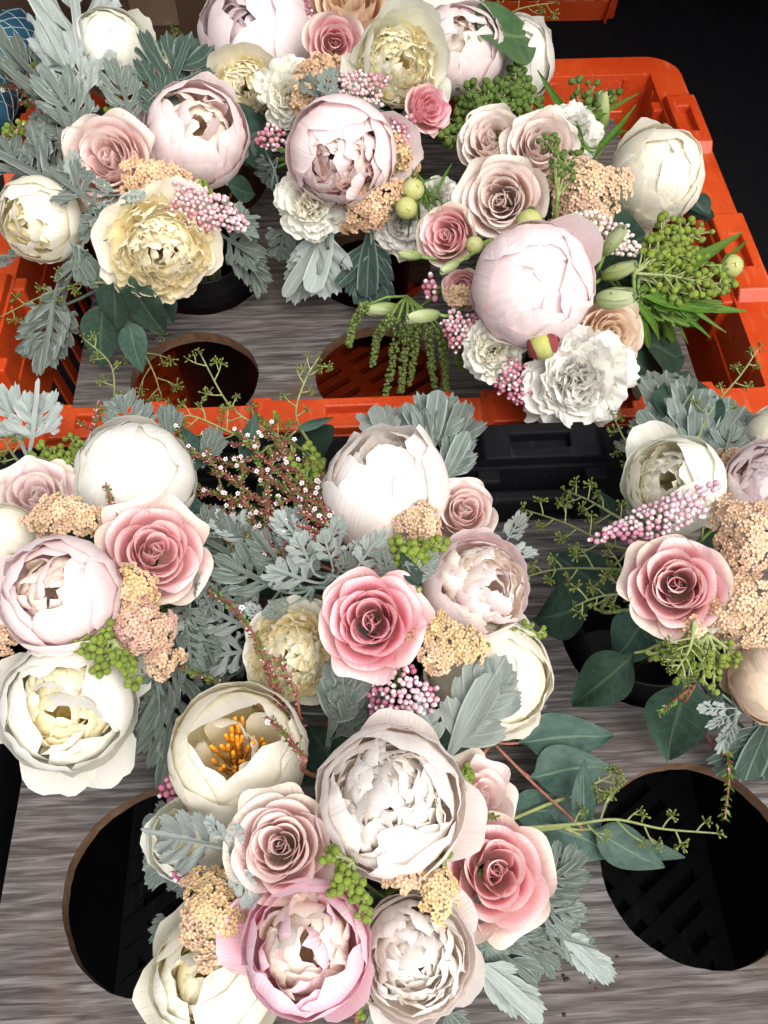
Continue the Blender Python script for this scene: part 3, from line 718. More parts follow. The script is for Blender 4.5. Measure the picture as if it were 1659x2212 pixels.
def seeds(b, path, label, dh=0.0, nbr=7, blen=55, size=20, heights=None, sub=1):
    """thin twig along pixel path with side twigs that end in small star clusters of seed pods"""
    SEED[0] += 1; rng = random.Random(SEED[0])
    if heights is None: heights = [0] * len(path)
    Pw = [at(x, y, max(floor_at(b), bq_height(b, x, y) + dh + hh)) for (x, y), hh in zip(path, heights)]
    root = empty('seeded_eucalyptus_sprig', Pw[0], label, 'foliage', 'seeded eucalyptus sprigs')
    o = Pw[0]; k = mpp(o); mb = MB()
    cur = smooth_path([p - o for p in Pw], 8); tube(mb, cur, 0.0011, 0.0005, 5)
    ends = [(cur[-1], (cur[-1] - cur[-3]).normalized())]
    for i in range(nbr):
        t = 0.22 + 0.74 * (i + 0.5) / nbr; j = int(t * (len(cur) - 1)); c = cur[j]
        d = (cur[min(j + 1, len(cur) - 1)] - cur[j - 1]).normalized()
        side = d.cross((CAM - (c + o)).normalized()).normalized() * (1 if i % 2 else -1)
        q = (d * rng.uniform(.5, .9) + side * rng.uniform(.6, 1.0) + Vector((0, 0, rng.uniform(-.3, .4)))).normalized()
        L = blen * k * rng.uniform(0.5, 1.2) * (1.15 - 0.5 * t)
        e = c + q * L; m = c + q * L * .5 + side * L * .08
        tube(mb, smooth_path([c, m, e], 3), 0.0006, 0.0004, 4); ends.append((e, q))
        for s_ in range(sub):
            q2 = (q + side * rng.uniform(-.9, .4) + d * rng.uniform(-.2, .8)).normalized(); e2 = m + q2 * L * rng.uniform(.3, .55)
            tube(mb, [m, m.lerp(e2, .5), e2], 0.0004, 0.0004, 4); ends.append((e2, q2))
    ob('stem', mb.build('stem', M['eucstem']), root)
    ms = seed_meshes()
    for e, q in ends:
        s = size * k * rng.uniform(.7, 1.15)
        m = Matrix.Translation(e) @ q.to_track_quat('Z', 'Y').to_matrix().to_4x4() @ Matrix.Rotation(rng.uniform(0, 6.28), 4, 'Z') @ Matrix.Diagonal((s, s, s, 1))
        ob('seed_cluster', ms[rng.randrange(3)], root, mw=m)
    add_stem(root, b, o, Vector((0, 0, 1)), rng, 0.0011, 'eucstem', 'stalk')
    return root
def wax(b, path, label, dh=0.0, heights=None, leafy=1.0, buds=1.0, blooms=0.0, nbr=0, size=7.0, blen=60):
    """waxflower: reddish twig with tiny leaves, pink buds and small white blossoms"""
    SEED[0] += 1; rng = random.Random(SEED[0])
    if heights is None: heights = [0] * len(path)
    Pw = [at(x, y, bq_height(b, x, y) + dh + hh) for (x, y), hh in zip(path, heights)]
    root = empty('waxflower_sprig', Pw[0], label, 'waxflower', 'waxflower sprigs in the bouquets')
    o = Pw[0]; k = mpp(o); st = MB(); lf = MB(); bd = MB(); bl = MB()
    main = smooth_path([p - o for p in Pw], 12); tube(st, main, 0.0011, 0.0006, 5)
    lines = [main]
    for i in range(nbr):
        j = int((0.15 + 0.7 * (i + .5) / nbr) * (len(main) - 1)); c = main[j]; d = (main[min(j+1, len(main)-1)] - main[j-1]).normalized()
        side = d.cross((CAM - (c + o)).normalized()).normalized() * (1 if i % 2 else -1)
        e = c + (d * rng.uniform(.7, 1.1) + side * rng.uniform(.35, .8) + Vector((0, 0, rng.uniform(-.2, .3)))) * blen * k * rng.uniform(.7, 1.2)
        ln = smooth_path([c, c.lerp(e, .5) + side * 4 * k, e], 8); tube(st, ln, 0.0007, 0.0004, 4); lines.append(ln)
    s = size * k
    def place(shape, mbx, p, d, sc, col):
        Rm = np.array(d.to_track_quat('Z', 'Y').to_matrix()) @ np.array(Matrix.Rotation(rng.uniform(0, 6.28), 3, 'Z'))
        mbx.add((shape[0] * np.array(sc)) @ Rm.T + np.array(p), shape[1], col)
    leafshape = (np.array([(0, 0, 0), (.3, .1, .5), (0, .16, .55), (-.3, .1, .5), (.2, .1, 1), (0, .12, 1.05), (-.2, .1, 1), (0, 0, 1.35)]),
                 [(0, 1, 2), (0, 2, 3), (1, 4, 5, 2), (2, 5, 6, 3), (4, 7, 5), (5, 7, 6)])
    for ln in lines:
        tot = sum((ln[i+1] - ln[i]).length for i in range(len(ln) - 1)); nn = max(4, int(tot / (s * 0.27)))
        for i in range(nn):
            t = (i + rng.random()) / nn; j = min(len(ln) - 2, int(t * (len(ln) - 1))); c = ln[j].lerp(ln[j+1], t * (len(ln) - 1) - j)
            d = (ln[j+1] - ln[j]).normalized(); a = i * 2.4 + rng.uniform(-.5, .5)
            x = d.orthogonal().normalized(); y = d.cross(x); out = (x * math.cos(a) + y * math.sin(a))
            q = (d * .8 + out).normalized()
            r = rng.random()
            if r < 0.48 * leafy * (0.55 + 0.8 * t):
                g = np.array(lin(rng.choice(['ffffff', 'e8f0c8', 'd8c8a0']))); place(leafshape, lf, c, q, (s * 1.1, s * 1.1, s * rng.uniform(1.0, 1.7)), g)
            elif r < 0.45 * leafy + 0.5 * buds:
                e = c + q * s * rng.uniform(.9, 1.6); tube(st, [c, c.lerp(e, .6), e], 0.00035, 0.0004, 4)
                cc = np.array(lin(rng.choice(['8c4648', 'a45c5c', 'c08484', '74382e', '84443a', 'd8b4b4']))); place(ICO1, bd, e, q, (s * .36, s * .36, s * .48), cc)
            if rng.random() < 0.03 * blooms:
                e = c + (q + (CAM - (c + o)).normalized() * .6).normalized() * s * 2.0; tube(st, [c, c.lerp(e, .6), e], 0.00035, 0.0004, 4)
                nn_ = ((CAM - (e + o)).normalized() + q * .5).normalized()
                place((FLOR[0], FLOR[1]), bl, e, nn_, (s * 0.85,) * 3, np.array(lin('e8e2e0'))); place(ICO1, bl, e + nn_ * s * .05, nn_, (s * .26, s * .26, s * .2), np.array(lin('8c3c4c')))
    ob('stem', st.build('stem', M['twig']), root)
    for mbx, nm, mt in ((lf, 'leaves', 'tiny'), (bd, 'buds', 'bead'), (bl, 'blossoms', 'bead')):
        if mbx.n: ob(nm, mbx.build(nm, M[mt], smooth=nm != 'blossoms', col=True), root, kind='stuff')
    add_stem(root, b, o, Vector((0, 0, 1)), rng, 0.0011, 'twig', 'stalk')
    return root
# ---------------------------------------------------------------- the setting: floor, crates, boards, jars, things behind
ZF = -0.215
LOWB = 0.057                       # top of the plywood in the black crate; the orange crate's plywood top is z = 0
def plastic_mat(name, c1, c2, rough=0.42, spec=0.5, dirt='8a8078', dirtamt=0.45, scuff='303034'):
    m, N, L, bs = new_mat(name)
    tc = node(N, 'ShaderNodeTexCoord'); nz = node(N, 'ShaderNodeTexNoise'); nz.inputs['Scale'].default_value = 14; nz.inputs['Detail'].default_value = 8
    L.new(tc.outputs['Object'], nz.inputs[0])
    c = mixc(N, L, ramp(N, L, nz.outputs[0], [(0.35, (0, 0, 0)), (0.65, (1, 1, 1))]), lin(c1), lin(c2))
    n2 = node(N, 'ShaderNodeTexNoise'); n2.inputs['Scale'].default_value = 260; n2.inputs['Detail'].default_value = 6; L.new(tc.outputs['Object'], n2.inputs[0])
    c = mixc(N, L, mth(N, L, 'MULTIPLY', ramp(N, L, n2.outputs[0], [(0.55, (0, 0, 0)), (0.75, (1, 1, 1))]), dirtamt), c, lin(dirt))
    mp = node(N, 'ShaderNodeMapping'); mp.inputs['Scale'].default_value = (60, 9, 60); mp.inputs['Rotation'].default_value = (0.3, 0.5, 0.6); L.new(tc.outputs['Object'], mp.inputs[0])
    n3 = node(N, 'ShaderNodeTexNoise'); n3.inputs['Scale'].default_value = 3.0; n3.inputs['Detail'].default_value = 5; L.new(mp.outputs[0], n3.inputs[0])
    c = mixc(N, L, mth(N, L, 'MULTIPLY', ramp(N, L, n3.outputs[0], [(0.60, (0, 0, 0)), (0.70, (1, 1, 1))]), 0.28), c, lin(scuff))
    L.new(c, bs.inputs['Base Color']); bs.inputs['Specular IOR Level'].default_value = spec
    L.new(mth(N, L, 'MULTIPLY_ADD', nz.outputs[0], 0.35, rough - 0.15), bs.inputs['Roughness'])
    bp = node(N, 'ShaderNodeBump'); bp.inputs['Strength'].default_value = 0.35; bp.inputs['Distance'].default_value = 0.0006
    L.new(n2.outputs[0], bp.inputs['Height']); L.new(bp.outputs[0], bs.inputs['Normal'])
    return m
def wood_mat():
    m, N, L, bs = new_mat('weathered_plywood')
    tc = node(N, 'ShaderNodeTexCoord')
    def nz(scale, sx, sy, detail=6, dist=0.0):
        mp = node(N, 'ShaderNodeMapping'); mp.inputs['Scale'].default_value = (sx, sy, 8); L.new(tc.outputs['Object'], mp.inputs[0])
        n = node(N, 'ShaderNodeTexNoise'); n.inputs['Scale'].default_value = scale; n.inputs['Detail'].default_value = detail; n.inputs['Distortion'].default_value = dist
        L.new(mp.outputs[0], n.inputs[0]); return n.outputs[0]
    big = nz(3.5, 1.0, 3.0); grain = nz(16, 1.3, 20, 9, 0.8); fine = nz(34, 0.9, 11, 8)
    wv = node(N, 'ShaderNodeTexWave'); wv.wave_type = 'BANDS'; wv.bands_direction = 'Y'
    wv.inputs['Scale'].default_value = 34; wv.inputs['Distortion'].default_value = 9; wv.inputs['Detail'].default_value = 5; wv.inputs['Detail Scale'].default_value = 1.6; wv.inputs['Detail Roughness'].default_value = 0.65
    mp = node(N, 'ShaderNodeMapping'); mp.inputs['Scale'].default_value = (0.16, 1.0, 1.0); L.new(tc.outputs['Object'], mp.inputs[0]); L.new(mp.outputs[0], wv.inputs[0])
    c = ramp(N, L, grain, [(0.34, lin('3c3938')), (0.50, lin('5c5958')), (0.66, lin('757170'))])
    c = mixc(N, L, ramp(N, L, wv.outputs[1], [(0.5, (0, 0, 0)), (1.0, (0.42, 0.42, 0.42))]), c, lin('2e2b2a'))
    c = mixc(N, L, ramp(N, L, fine, [(0.54, (0, 0, 0)), (0.64, (0.55, 0.55, 0.55))]), c, lin('34302f'))
    c = mixc(N, L, ramp(N, L, big, [(0.45, (0, 0, 0)), (0.75, (0.55, 0.55, 0.55))]), c, lin('5c4a42'))
    st = nz(5.0, 3.2, 1.0, 3)                     # rusty water stains
    c = mixc(N, L, ramp(N, L, st, [(0.60, (0, 0, 0)), (0.72, (0.5, 0.5, 0.5))]), c, lin('5e3c20'))
    vo = node(N, 'ShaderNodeTexVoronoi'); vo.inputs['Scale'].default_value = 7; mp2 = node(N, 'ShaderNodeMapping'); mp2.inputs['Scale'].default_value = (0.8, 1.3, 1); L.new(tc.outputs['Object'], mp2.inputs[0]); L.new(mp2.outputs[0], vo.inputs[0])
    c = mixc(N, L, ramp(N, L, vo.outputs['Distance'], [(0.02, (0.9, 0.9, 0.9)), (0.05, (0.3, 0.3, 0.3)), (0.07, (0.5, 0.5, 0.5)), (0.09, (0, 0, 0))]), c, lin('33261e'))
    L.new(c, bs.inputs['Base Color']); bs.inputs['Roughness'].default_value = 0.8; bs.inputs['Specular IOR Level'].default_value = 0.25
    bp = node(N, 'ShaderNodeBump'); bp.inputs['Strength'].default_value = 0.7; bp.inputs['Distance'].default_value = 0.0012
    L.new(mth(N, L, 'ADD', grain, mth(N, L, 'MULTIPLY', fine, -0.7)), bp.inputs['Height']); L.new(bp.outputs[0], bs.inputs['Normal'])
    return m
M['orange'] = plastic_mat('orange_plastic', 'ae3610', 'c04818', dirt='4c2414', scuff='c87858')
M['black'] = plastic_mat('black_plastic', '0c0c0f', '121216', dirt='1c1c1e', rough=0.65, spec=0.12)
M['jar'] = plastic_mat('black_jar_plastic', '0a0a0c', '0f0f12', rough=0.4, dirt='18181a', spec=0.35)
M['wood'] = wood_mat()
M['woodedge'] = simple_mat('plywood_cut_edge', '5c4432', '7a5e48', scale=90, rough=0.85, bump=0.6)
M['floor'] = simple_mat('cargo_carpet', '0c0c0f', '17171b', scale=420, rough=0.95, bump=0.9, dist=0.003, spec=0.1)
M['cardboard'] = simple_mat('cardboard', '46352a', '54402f', scale=25, rough=0.85, bump=0.1)
M['tape'] = simple_mat('tan_tape', '6e5e4e', '7c6a58', scale=30, rough=0.5)
M['grey'] = simple_mat('grey_tote_plastic', '5c5e64', '686a70', scale=20, rough=0.5)
M['paper'] = simple_mat('white_paper', 'b4b8c2', 'c2c6ce', scale=20, rough=0.8)
M['blue'] = simple_mat('blue_film', '2c5a74', '3a7088', scale=30, rough=0.35)
M['net'] = simple_mat('white_net', 'a8bcc4', 'c0d0d4', scale=200, rough=0.7)

fl = mesh('cargo_floor', np.array([(-2.2, -1.2, ZF), (2.2, -1.2, ZF), (2.2, 2.6, ZF), (-2.2, 2.6, ZF)]), [(0, 1, 2, 3)], M['floor'], smooth=False)
tag(ob('floor', fl), 'dark carpeted cargo floor under the crates', None, kind='structure')

M['shade_trim'] = simple_mat('shade_panel_trim', '1a1a1e', '26262c', scale=300, rough=0.9, bump=0.4, spec=0.2)  # unseen cargo roof and walls, added to darken the back of the scene
for nm, b, lab in (('shade_ceiling', (-0.9, 0.9, 0.72, 2.3, 0.86, 0.90), 'unseen cargo roof added to shade the back crate'), ('shade_wall_left', (-0.94, -0.9, 0.45, 2.3, ZF, 0.90), 'unseen cargo side wall added to shade the back crate'),
                   ('shade_wall_right', (0.9, 0.94, 0.45, 2.3, ZF, 0.90), 'unseen cargo side wall added to shade the back crate'), ('shade_wall_back', (-0.9, 0.9, 2.3, 2.34, ZF, 0.90), 'unseen cargo back wall added to block light from behind')):
    mb = MB(); mb.box(*b); tag(ob(nm, mb.build(nm, M['shade_trim'], smooth=False)), lab, None, kind='structure')

def plate(mb, A, B, ops, t, fn):
    """flat panel a in A=(a0,a1), b in B, thickness t, rectangular openings; fn(a,b,c)->xyz"""
    xs = sorted(set([A[0], A[1]] + [x for o in ops for x in o[:2]])); ys = sorted(set([B[0], B[1]] + [y for o in ops for y in o[2:]]))
    xs = [x for x in xs if A[0] <= x <= A[1]]; ys = [y for y in ys if B[0] <= y <= B[1]]
    def solid(i, j):
        if i < 0 or j < 0 or i >= len(xs) - 1 or j >= len(ys) - 1: return False
        cx, cy = (xs[i] + xs[i+1]) / 2, (ys[j] + ys[j+1]) / 2
        return not any(o[0] < cx < o[1] and o[2] < cy < o[3] for o in ops)
    for i in range(len(xs) - 1):
        for j in range(len(ys) - 1):
            if not solid(i, j): continue
            a0, a1, b0, b1 = xs[i], xs[i+1], ys[j], ys[j+1]
            V = [fn(a, b, c) for c in (0, t) for a, b in ((a0, b0), (a1, b0), (a1, b1), (a0, b1))]
            F = [(3, 2, 1, 0), (4, 5, 6, 7)]
            if not solid(i, j-1): F.append((0, 1, 5, 4))
            if not solid(i, j+1): F.append((2, 3, 7, 6))
            if not solid(i-1, j): F.append((3, 0, 4, 7))
            if not solid(i+1, j): F.append((1, 2, 6, 5))
            mb.add(V, F)
def rrect(hx, hy, r, n=7):
    out = []
    for cx, cy, a0 in ((hx - r, hy - r, 0), (-hx + r, hy - r, 90), (-hx + r, -hy + r, 180), (hx - r, -hy + r, 270)):
        for k in range(n + 1):
            a = math.radians(a0 + 90 * k / n); out.append((cx, cy, math.cos(a), math.sin(a), r))
    return out
def ring(mb, hx, hy, r, prof):
    path = rrect(hx, hy, r); n = len(path); m = len(prof); V = []; F = []
    for (cx, cy, nx, ny, rr) in path:
        for (o, z) in prof: V.append((cx + nx * (rr + o), cy + ny * (rr + o), z))
    for i in range(n):
        for k in range(m):
            F.append((i*m+k, ((i+1) % n)*m+k, ((i+1) % n)*m+(k+1) % m, i*m+(k+1) % m))
    mb.add(V, F)
def bev(o, w=0.0015, seg=2):
    b = o.modifiers.new('bevel', 'BEVEL'); b.width = w; b.segments = seg; b.limit_method = 'ANGLE'; b.angle_limit = math.radians(35)
    return o
def crate(name, loc, hx, hy, zrim, mat, label, pads, yaw=YAW, slots=True, handle=None, floor_ang=35.0):
    root = empty(name, Vector(loc), label, 'crate', 'plastic crates', Matrix.Rotation(yaw, 3, 'Z'))
    H = zrim - loc[2]                                   # local rim height
    mb = MB(); ring(mb, hx, hy, 0.036, [(-0.034, H), (0, H), (0.001, H - 0.022), (-0.003, H - 0.022), (-0.004, H - 0.004), (-0.031, H - 0.004), (-0.036, H - 0.045), (-0.0385, H - 0.045)])
    bev(ob('rim', mb.build('rim', M[mat], smooth=False), root), 0.002)
    zt = H - 0.040
    for side, (ax, ln, off) in enumerate((('x', hx, -1), ('x', hx, 1), ('y', hy, -1), ('y', hy, 1))):
        a1 = ln - 0.040; mb = MB(); d = (hy if ax == 'x' else hx)
        ops = []
        nslot = int(2 * a1 / 0.030)
        for r0, r1 in ((zt - 0.105, zt - 0.055),):
            for i in range(nslot):
                c = -a1 + (i + 0.5) * 2 * a1 / nslot
                if r1 > r0 + .01: ops.append((c - 0.0085, c + 0.0085, r0, r1))
        def fn(a, b, c, ax=ax, off=off, d=d):
            o = off * (d - 0.0365 - 0.020 * (1 - b / zt) - c)
            return (a, o, b) if ax == 'x' else (o, a, b)
        plate(mb, (-a1, a1), (0.002, zt), ops, 0.003, fn)
        bev(ob('wall', mb.build('wall', M[mat], smooth=False), root), 0.0008, 1)
        for i in range(5):                              # upright stiffening ribs on the outside
            c = -a1 + 0.02 + i * (2 * a1 - 0.04) / 4; mb = MB()
            o0, o1 = off * (d - 0.0365), off * (d - 0.006)
            o0, o1 = min(o0, o1), max(o0, o1)
            if ax == 'x': mb.box(c - .002, c + .002, o0, o1, zt - 0.05, H - 0.0045)
            else: mb.box(o0, o1, c - .002, c + .002, zt - 0.05, H - 0.0045)
            ob('rib', mb.build('rib', M[mat], smooth=False), root)
    # corner posts
    for sx in (-1, 1):
        for sy in (-1, 1):
            mb = MB(); V = []; F = []
            for z in (0.0, zt + 0.002):
                k = 0.020 * (1 - z / zt)
                for q in range(7):
                    a = math.radians(90 * q / 6)
                    for dr in (0, -0.003):
                        V.append((sx * (hx - 0.0365 - k - 0.02 + (0.02 + dr) * math.cos(a)), sy * (hy - 0.0365 - k - 0.02 + (0.02 + dr) * math.sin(a)), z))
            for q in range(6):
                for e in (0, 1): F.append((q*2+e, q*2+2+e, 14+q*2+2+e, 14+q*2+e))
            mb.add(V, F); ob('corner', mb.build('corner', M[mat]), root)
    # floor bars, slanting
    fx, fy = hx - 0.056, hy - 0.056; mb = MB(); mb.box(-fx, fx, -fy, -fy + 0.02, 0, 0.006); mb.box(-fx, fx, fy - 0.02, fy, 0, 0.006); mb.box(-fx, -fx + 0.02, -fy + .02, fy - .02, 0, 0.006); mb.box(fx - 0.02, fx, -fy + .02, fy - .02, 0, 0.006)
    ob('floor_frame', mb.build('floor_frame', M[mat], smooth=False), root)
    for ang, step, wid, z1 in ((floor_ang, 0.019, 0.0055, 0.010), (floor_ang + 90, 0.085, 0.008, 0.0085)):
        dx, dy = math.cos(R_(ang)), math.sin(R_(ang)); nx, ny = -dy, dx
        kmax = int((fx + fy) / step) + 1
        for k in range(-kmax, kmax + 1):
            cx, cy = nx * k * step, ny * k * step; t0, t1 = -9, 9
            for p, d, lim in ((cx, dx, fx - .012), (cy, dy, fy - .012)):
                a, b = sorted(((-lim - p) / d, (lim - p) / d)); t0, t1 = max(t0, a), min(t1, b)
            if t1 - t0 < 0.03: continue
            mb = MB(); V = [(cx + dx * t + nx * w * wid, cy + dy * t + ny * w * wid, z) for z in (0.001, z1) for w in (-1, 1) for t in (t0, t1)]
            mb.add(V, [(0, 2, 3, 1), (4, 5, 7, 6), (0, 1, 5, 4), (2, 6, 7, 3), (0, 4, 6, 2), (1, 3, 7, 5)])
            ob('floor_bar', mb.build('floor_bar', M[mat], smooth=False), root)
    for (side, c, ln) in pads:                          # raised stacking pads with a recessed slot
        mb = MB(); z0, z1 = H - 0.003, H + 0.009
        def fn(a, b, c_, side=side, c=c):
            e = 0.010 * (1 if c_ > 0 else 0); a2 = c + a - math.copysign(e, a) * (abs(a) > ln / 2 - 1e-6)
            z = z0 + c_
            d = (hy if side in 'fb' else hx); o = d - 0.0315 + b
            return {'f': (a2, -o, z), 'b': (a2, o, z), 'l': (-o, a2, z), 'r': (o, a2, z)}[side]
        plate(mb, (-ln / 2, ln / 2), (0, 0.0305), [(-0.021, 0.021, 0.009, 0.021)], z1 - z0, fn)
        bev(ob('rim_pad', mb.build('rim_pad', M[mat], smooth=False), root), 0.0015)
        o = (hy if side in 'fb' else hx)
        for q in (-1, 1):
            mb = MB()                               # bosses on the inner wall below the pad
            c2 = c + q * (ln / 2 - 0.012)
            bx = (c2 - .008, c2 + .008, -(o - .0315), -(o - .044), H - .05, H - .0015)
            if side == 'f': mb.box(*bx)
            elif side == 'b': mb.box(bx[0], bx[1], o - .044, o - .0315, bx[4], bx[5])
            elif side == 'l': mb.box(-(o - .0315), -(o - .044), bx[0], bx[1], bx[4], bx[5])
            else: mb.box(o - .044, o - .0315, bx[0], bx[1], bx[4], bx[5])
            bev(ob('boss', mb.build('boss', M[mat], smooth=False), root), 0.002)
    if handle:                                          # grip frame with a hole on the inside of a wall
        side, c, w, hh = handle; mb = MB()
        def fn(a, b, t): return (c + a, hy - 0.050 - t, H - 0.052 + b)
        plate(mb, (-w / 2, w / 2), (0, 0.050), [(-0.020, 0.020, 0.024, 0.034)], 0.010, fn)
        bev(ob('grip', mb.build('grip', M[mat], smooth=False), root), 0.003)
    return root
crate('orange_crate', (-0.016, 0.687, ZF), 0.351, 0.258, 0.040, 'orange', 'orange plastic crate with plywood insert holding the back row of bouquets',
      [('f', -0.02, 0.17), ('f', 0.18, 0.20), ('f', -0.215, 0.10), ('r', 0.13, 0.10), ('r', -0.07, 0.12), ('l', 0.12, 0.12), ('l', -0.12, 0.12), ('b', 0.15, 0.14), ('b', -0.1, 0.14)])
crate('black_crate', (0.034, 0.082, ZF), 0.308, 0.312, 0.086, 'black', 'black plastic crate with plywood insert holding the front row of bouquets',
      [('b', 0.09, 0.10), ('b', -0.13, 0.12), ('l', 0.1, 0.14), ('l', -0.1, 0.14), ('r', 0.1, 0.14)], handle=('b', 0.09, 0.085, 0.05))
crate('orange_crate', (0.10, 1.71, ZF), 0.3225, 0.258, -0.035, 'orange', 'second orange plastic crate standing empty on the dark floor behind', [('f', 0.1, 0.14)], yaw=0.03)

# plywood boards with round holes
def board(name, origin, cols, rows, cu, rv, margins, th, hole_r, label):
    """origin = hole (0,0); cu, rv = pitch along the board's x and y; margins left, right, front, back beyond the outer hole centres"""
    root = empty(name, Vector(origin), label, 'board', 'plywood boards with round holes', Matrix.Rotation(YAW, 3, 'Z'))
    ml, mr, mf, mbk = margins
    ex = [-ml] + [cu * (i + .5) for i in range(cols - 1)] + [cu * (cols - 1) + mr]
    ey = [-mf] + [rv * (i + .5) for i in range(rows - 1)] + [rv * (rows - 1) + mbk]
    top = MB(); edge = MB(); n = 72
    for i in range(cols):
        for j in range(rows):
            cx, cy = cu * i, rv * j; x0, x1, y0, y1 = ex[i], ex[i+1], ey[j], ey[j+1]
            angs = sorted([2 * math.pi * k / n for k in range(n)] + [math.atan2(y - cy, x - cx) % (2 * math.pi) for x in (x0, x1) for y in (y0, y1)])
            C = []; Q = []
            for a in angs:
                c, s = math.cos(a), math.sin(a)
                t = min([(x1 - cx) / c if c > 1e-9 else 9, (x0 - cx) / c if c < -1e-9 else 9, (y1 - cy) / s if s > 1e-9 else 9, (y0 - cy) / s if s < -1e-9 else 9])
                rr = hole_r * (1 + 0.006 * math.sin(5 * a + i) + 0.004 * math.sin(13 * a + j * 2) + 0.003 * math.sin(31 * a + i + j)); C.append((cx + rr * c, cy + rr * s)); Q.append((cx + t * c, cy + t * s))
            m = len(angs)
            for z, flip in ((0, False), (-th, True)):
                V = [(x, y, z) for x, y in C] + [(x, y, z) for x, y in Q]
                F = [(k, m + k, m + (k+1) % m, (k+1) % m) for k in range(m)]
                top.add(V, [f[::-1] for f in F] if flip else F)
            edge.add([(x, y, -0.0002) for x, y in C] + [(x, y, -th + .0002) for x, y in C], [(k, (k+1) % m, m + (k+1) % m, m + k) for k in range(m)])
    X0, X1, Y0, Y1 = ex[0], ex[-1], ey[0], ey[-1]
    edge.add([(X0, Y0, 0), (X1, Y0, 0), (X1, Y1, 0), (X0, Y1, 0), (X0, Y0, -th), (X1, Y0, -th), (X1, Y1, -th), (X0, Y1, -th)],
             [(4, 5, 1, 0), (5, 6, 2, 1), (6, 7, 3, 2), (7, 4, 0, 3)])
    ob('sheet', top.build('sheet', M['wood'], smooth=False), root); ob('cut_edge', edge.build('cut_edge', M['woodedge'], smooth=False), root)
    cl = MB()                                           # cleats that carry the sheet on the crate floor
    for y in (Y0 + 0.01, Y1 - 0.03):
        cl = MB(); cl.box(X0 + .05, X1 - .05, y, y + 0.018, ZF + 0.011 - origin[2], -th)
        ob('cleat', cl.build('cleat', M['woodedge'], smooth=False), root)
    R = Matrix.Rotation(YAW, 3, 'Z')
    return lambda i, j: Vector(origin) + R @ Vector((cu * i, rv * j, 0))
up_hole = board('plywood_board', (-0.1665, 0.522, 0.0), 3, 3, 0.1615, 0.134, (0.103, 0.118, 0.052, 0.095), 0.012, 0.056, 'grey weathered plywood sheet with round holes inside the orange crate')
lo_hole = board('plywood_board', (-0.1170, -0.052, LOWB), 3, 3, 0.1515, 0.146, (0.090, 0.098, 0.10, 0.094), 0.012, 0.056, 'grey weathered plywood sheet with round holes inside the black crate')

def jar(p, ztop, label):
    root = empty('jar', Vector((p.x, p.y, ZF + 0.0105)), label, 'jar', 'black jars in the crates')
    H = ztop - (ZF + 0.0105); n = 40
    prof = [(0.0, 0), (0.043, 0), (0.045, 0.006), (0.0485, H - 0.035), (0.0495, H - 0.030), (0.0495, H - 0.026), (0.0485, H - 0.022), (0.0495, H - 0.018), (0.0495, H - 0.014),
            (0.0470, H - 0.010), (0.0470, H - 0.001), (0.0460, H), (0.0445, H - 0.001), (0.0440, 0.012), (0.0, 0.010)]
    V = []; F = []
    for k in range(n):
        a = 2 * math.pi * k / n
        for r, z in prof: V.append((r * math.cos(a), r * math.sin(a), z))
    m = len(prof)
    for k in range(n):
        for i in range(m - 1): F.append((k*m+i, ((k+1) % n)*m+i, ((k+1) % n)*m+i+1, k*m+i+1))
    mb = MB(); mb.add(V, F); o = ob('body', mb.build('body', M['jar']), root); bev(o, 0.0005, 1)
    # water
    V = [(0.0445 * math.cos(2*math.pi*k/24), 0.0445 * math.sin(2*math.pi*k/24), H * 0.6) for k in range(24)]
    ob('water', mesh('water', V, [tuple(range(24))], M['jar'], smooth=False), root)
    return root
for key, hole, ij, zt, c, r, top, drop, lab in (
    ('b1', up_hole, (0, 1), 0.030, (270, 380), 310, 0.150, 0.050, 'black jar in plywood hole under the bouquet of yellow bomb peony and silver leaves'),
    ('b2', up_hole, (1, 2), 0.030, (780, 200), 310, 0.150, 0.050, 'black jar in plywood hole under the bouquet beside the cardboard box'),
    ('b3', up_hole, (2, 1), 0.030, (1200, 520), 330, 0.150, 0.055, 'black jar in plywood hole under the bouquet with large green berry sprays'),
    ('b4', lo_hole, (0, 2), 0.088, (160, 1270), 330, 0.190, 0.050, 'black jar in plywood hole under the bouquet with white globe peony'),
    ('b5', lo_hole, (1, 2), 0.088, (830, 1270), 330, 0.190, 0.050, 'black jar in plywood hole under the bouquet with the deep pink rose'),
    ('b6', lo_hole, (2, 2), 0.072, (1560, 1230), 340, 0.180, 0.050, 'black jar showing in its plywood hole below the seeded eucalyptus leaves'),
    ('b7', lo_hole, (1, 1), 0.088, (720, 1850), 360, 0.190, 0.050, 'black jar in plywood hole under the bouquet with orange stamen peony')):
    p = hole(*ij); jar(p, zt, lab)
    BQ[key] = dict(jar=(p.x, p.y), jz=zt, bot=ZF + 0.0225, c=c, r=r, top=top, drop=drop)

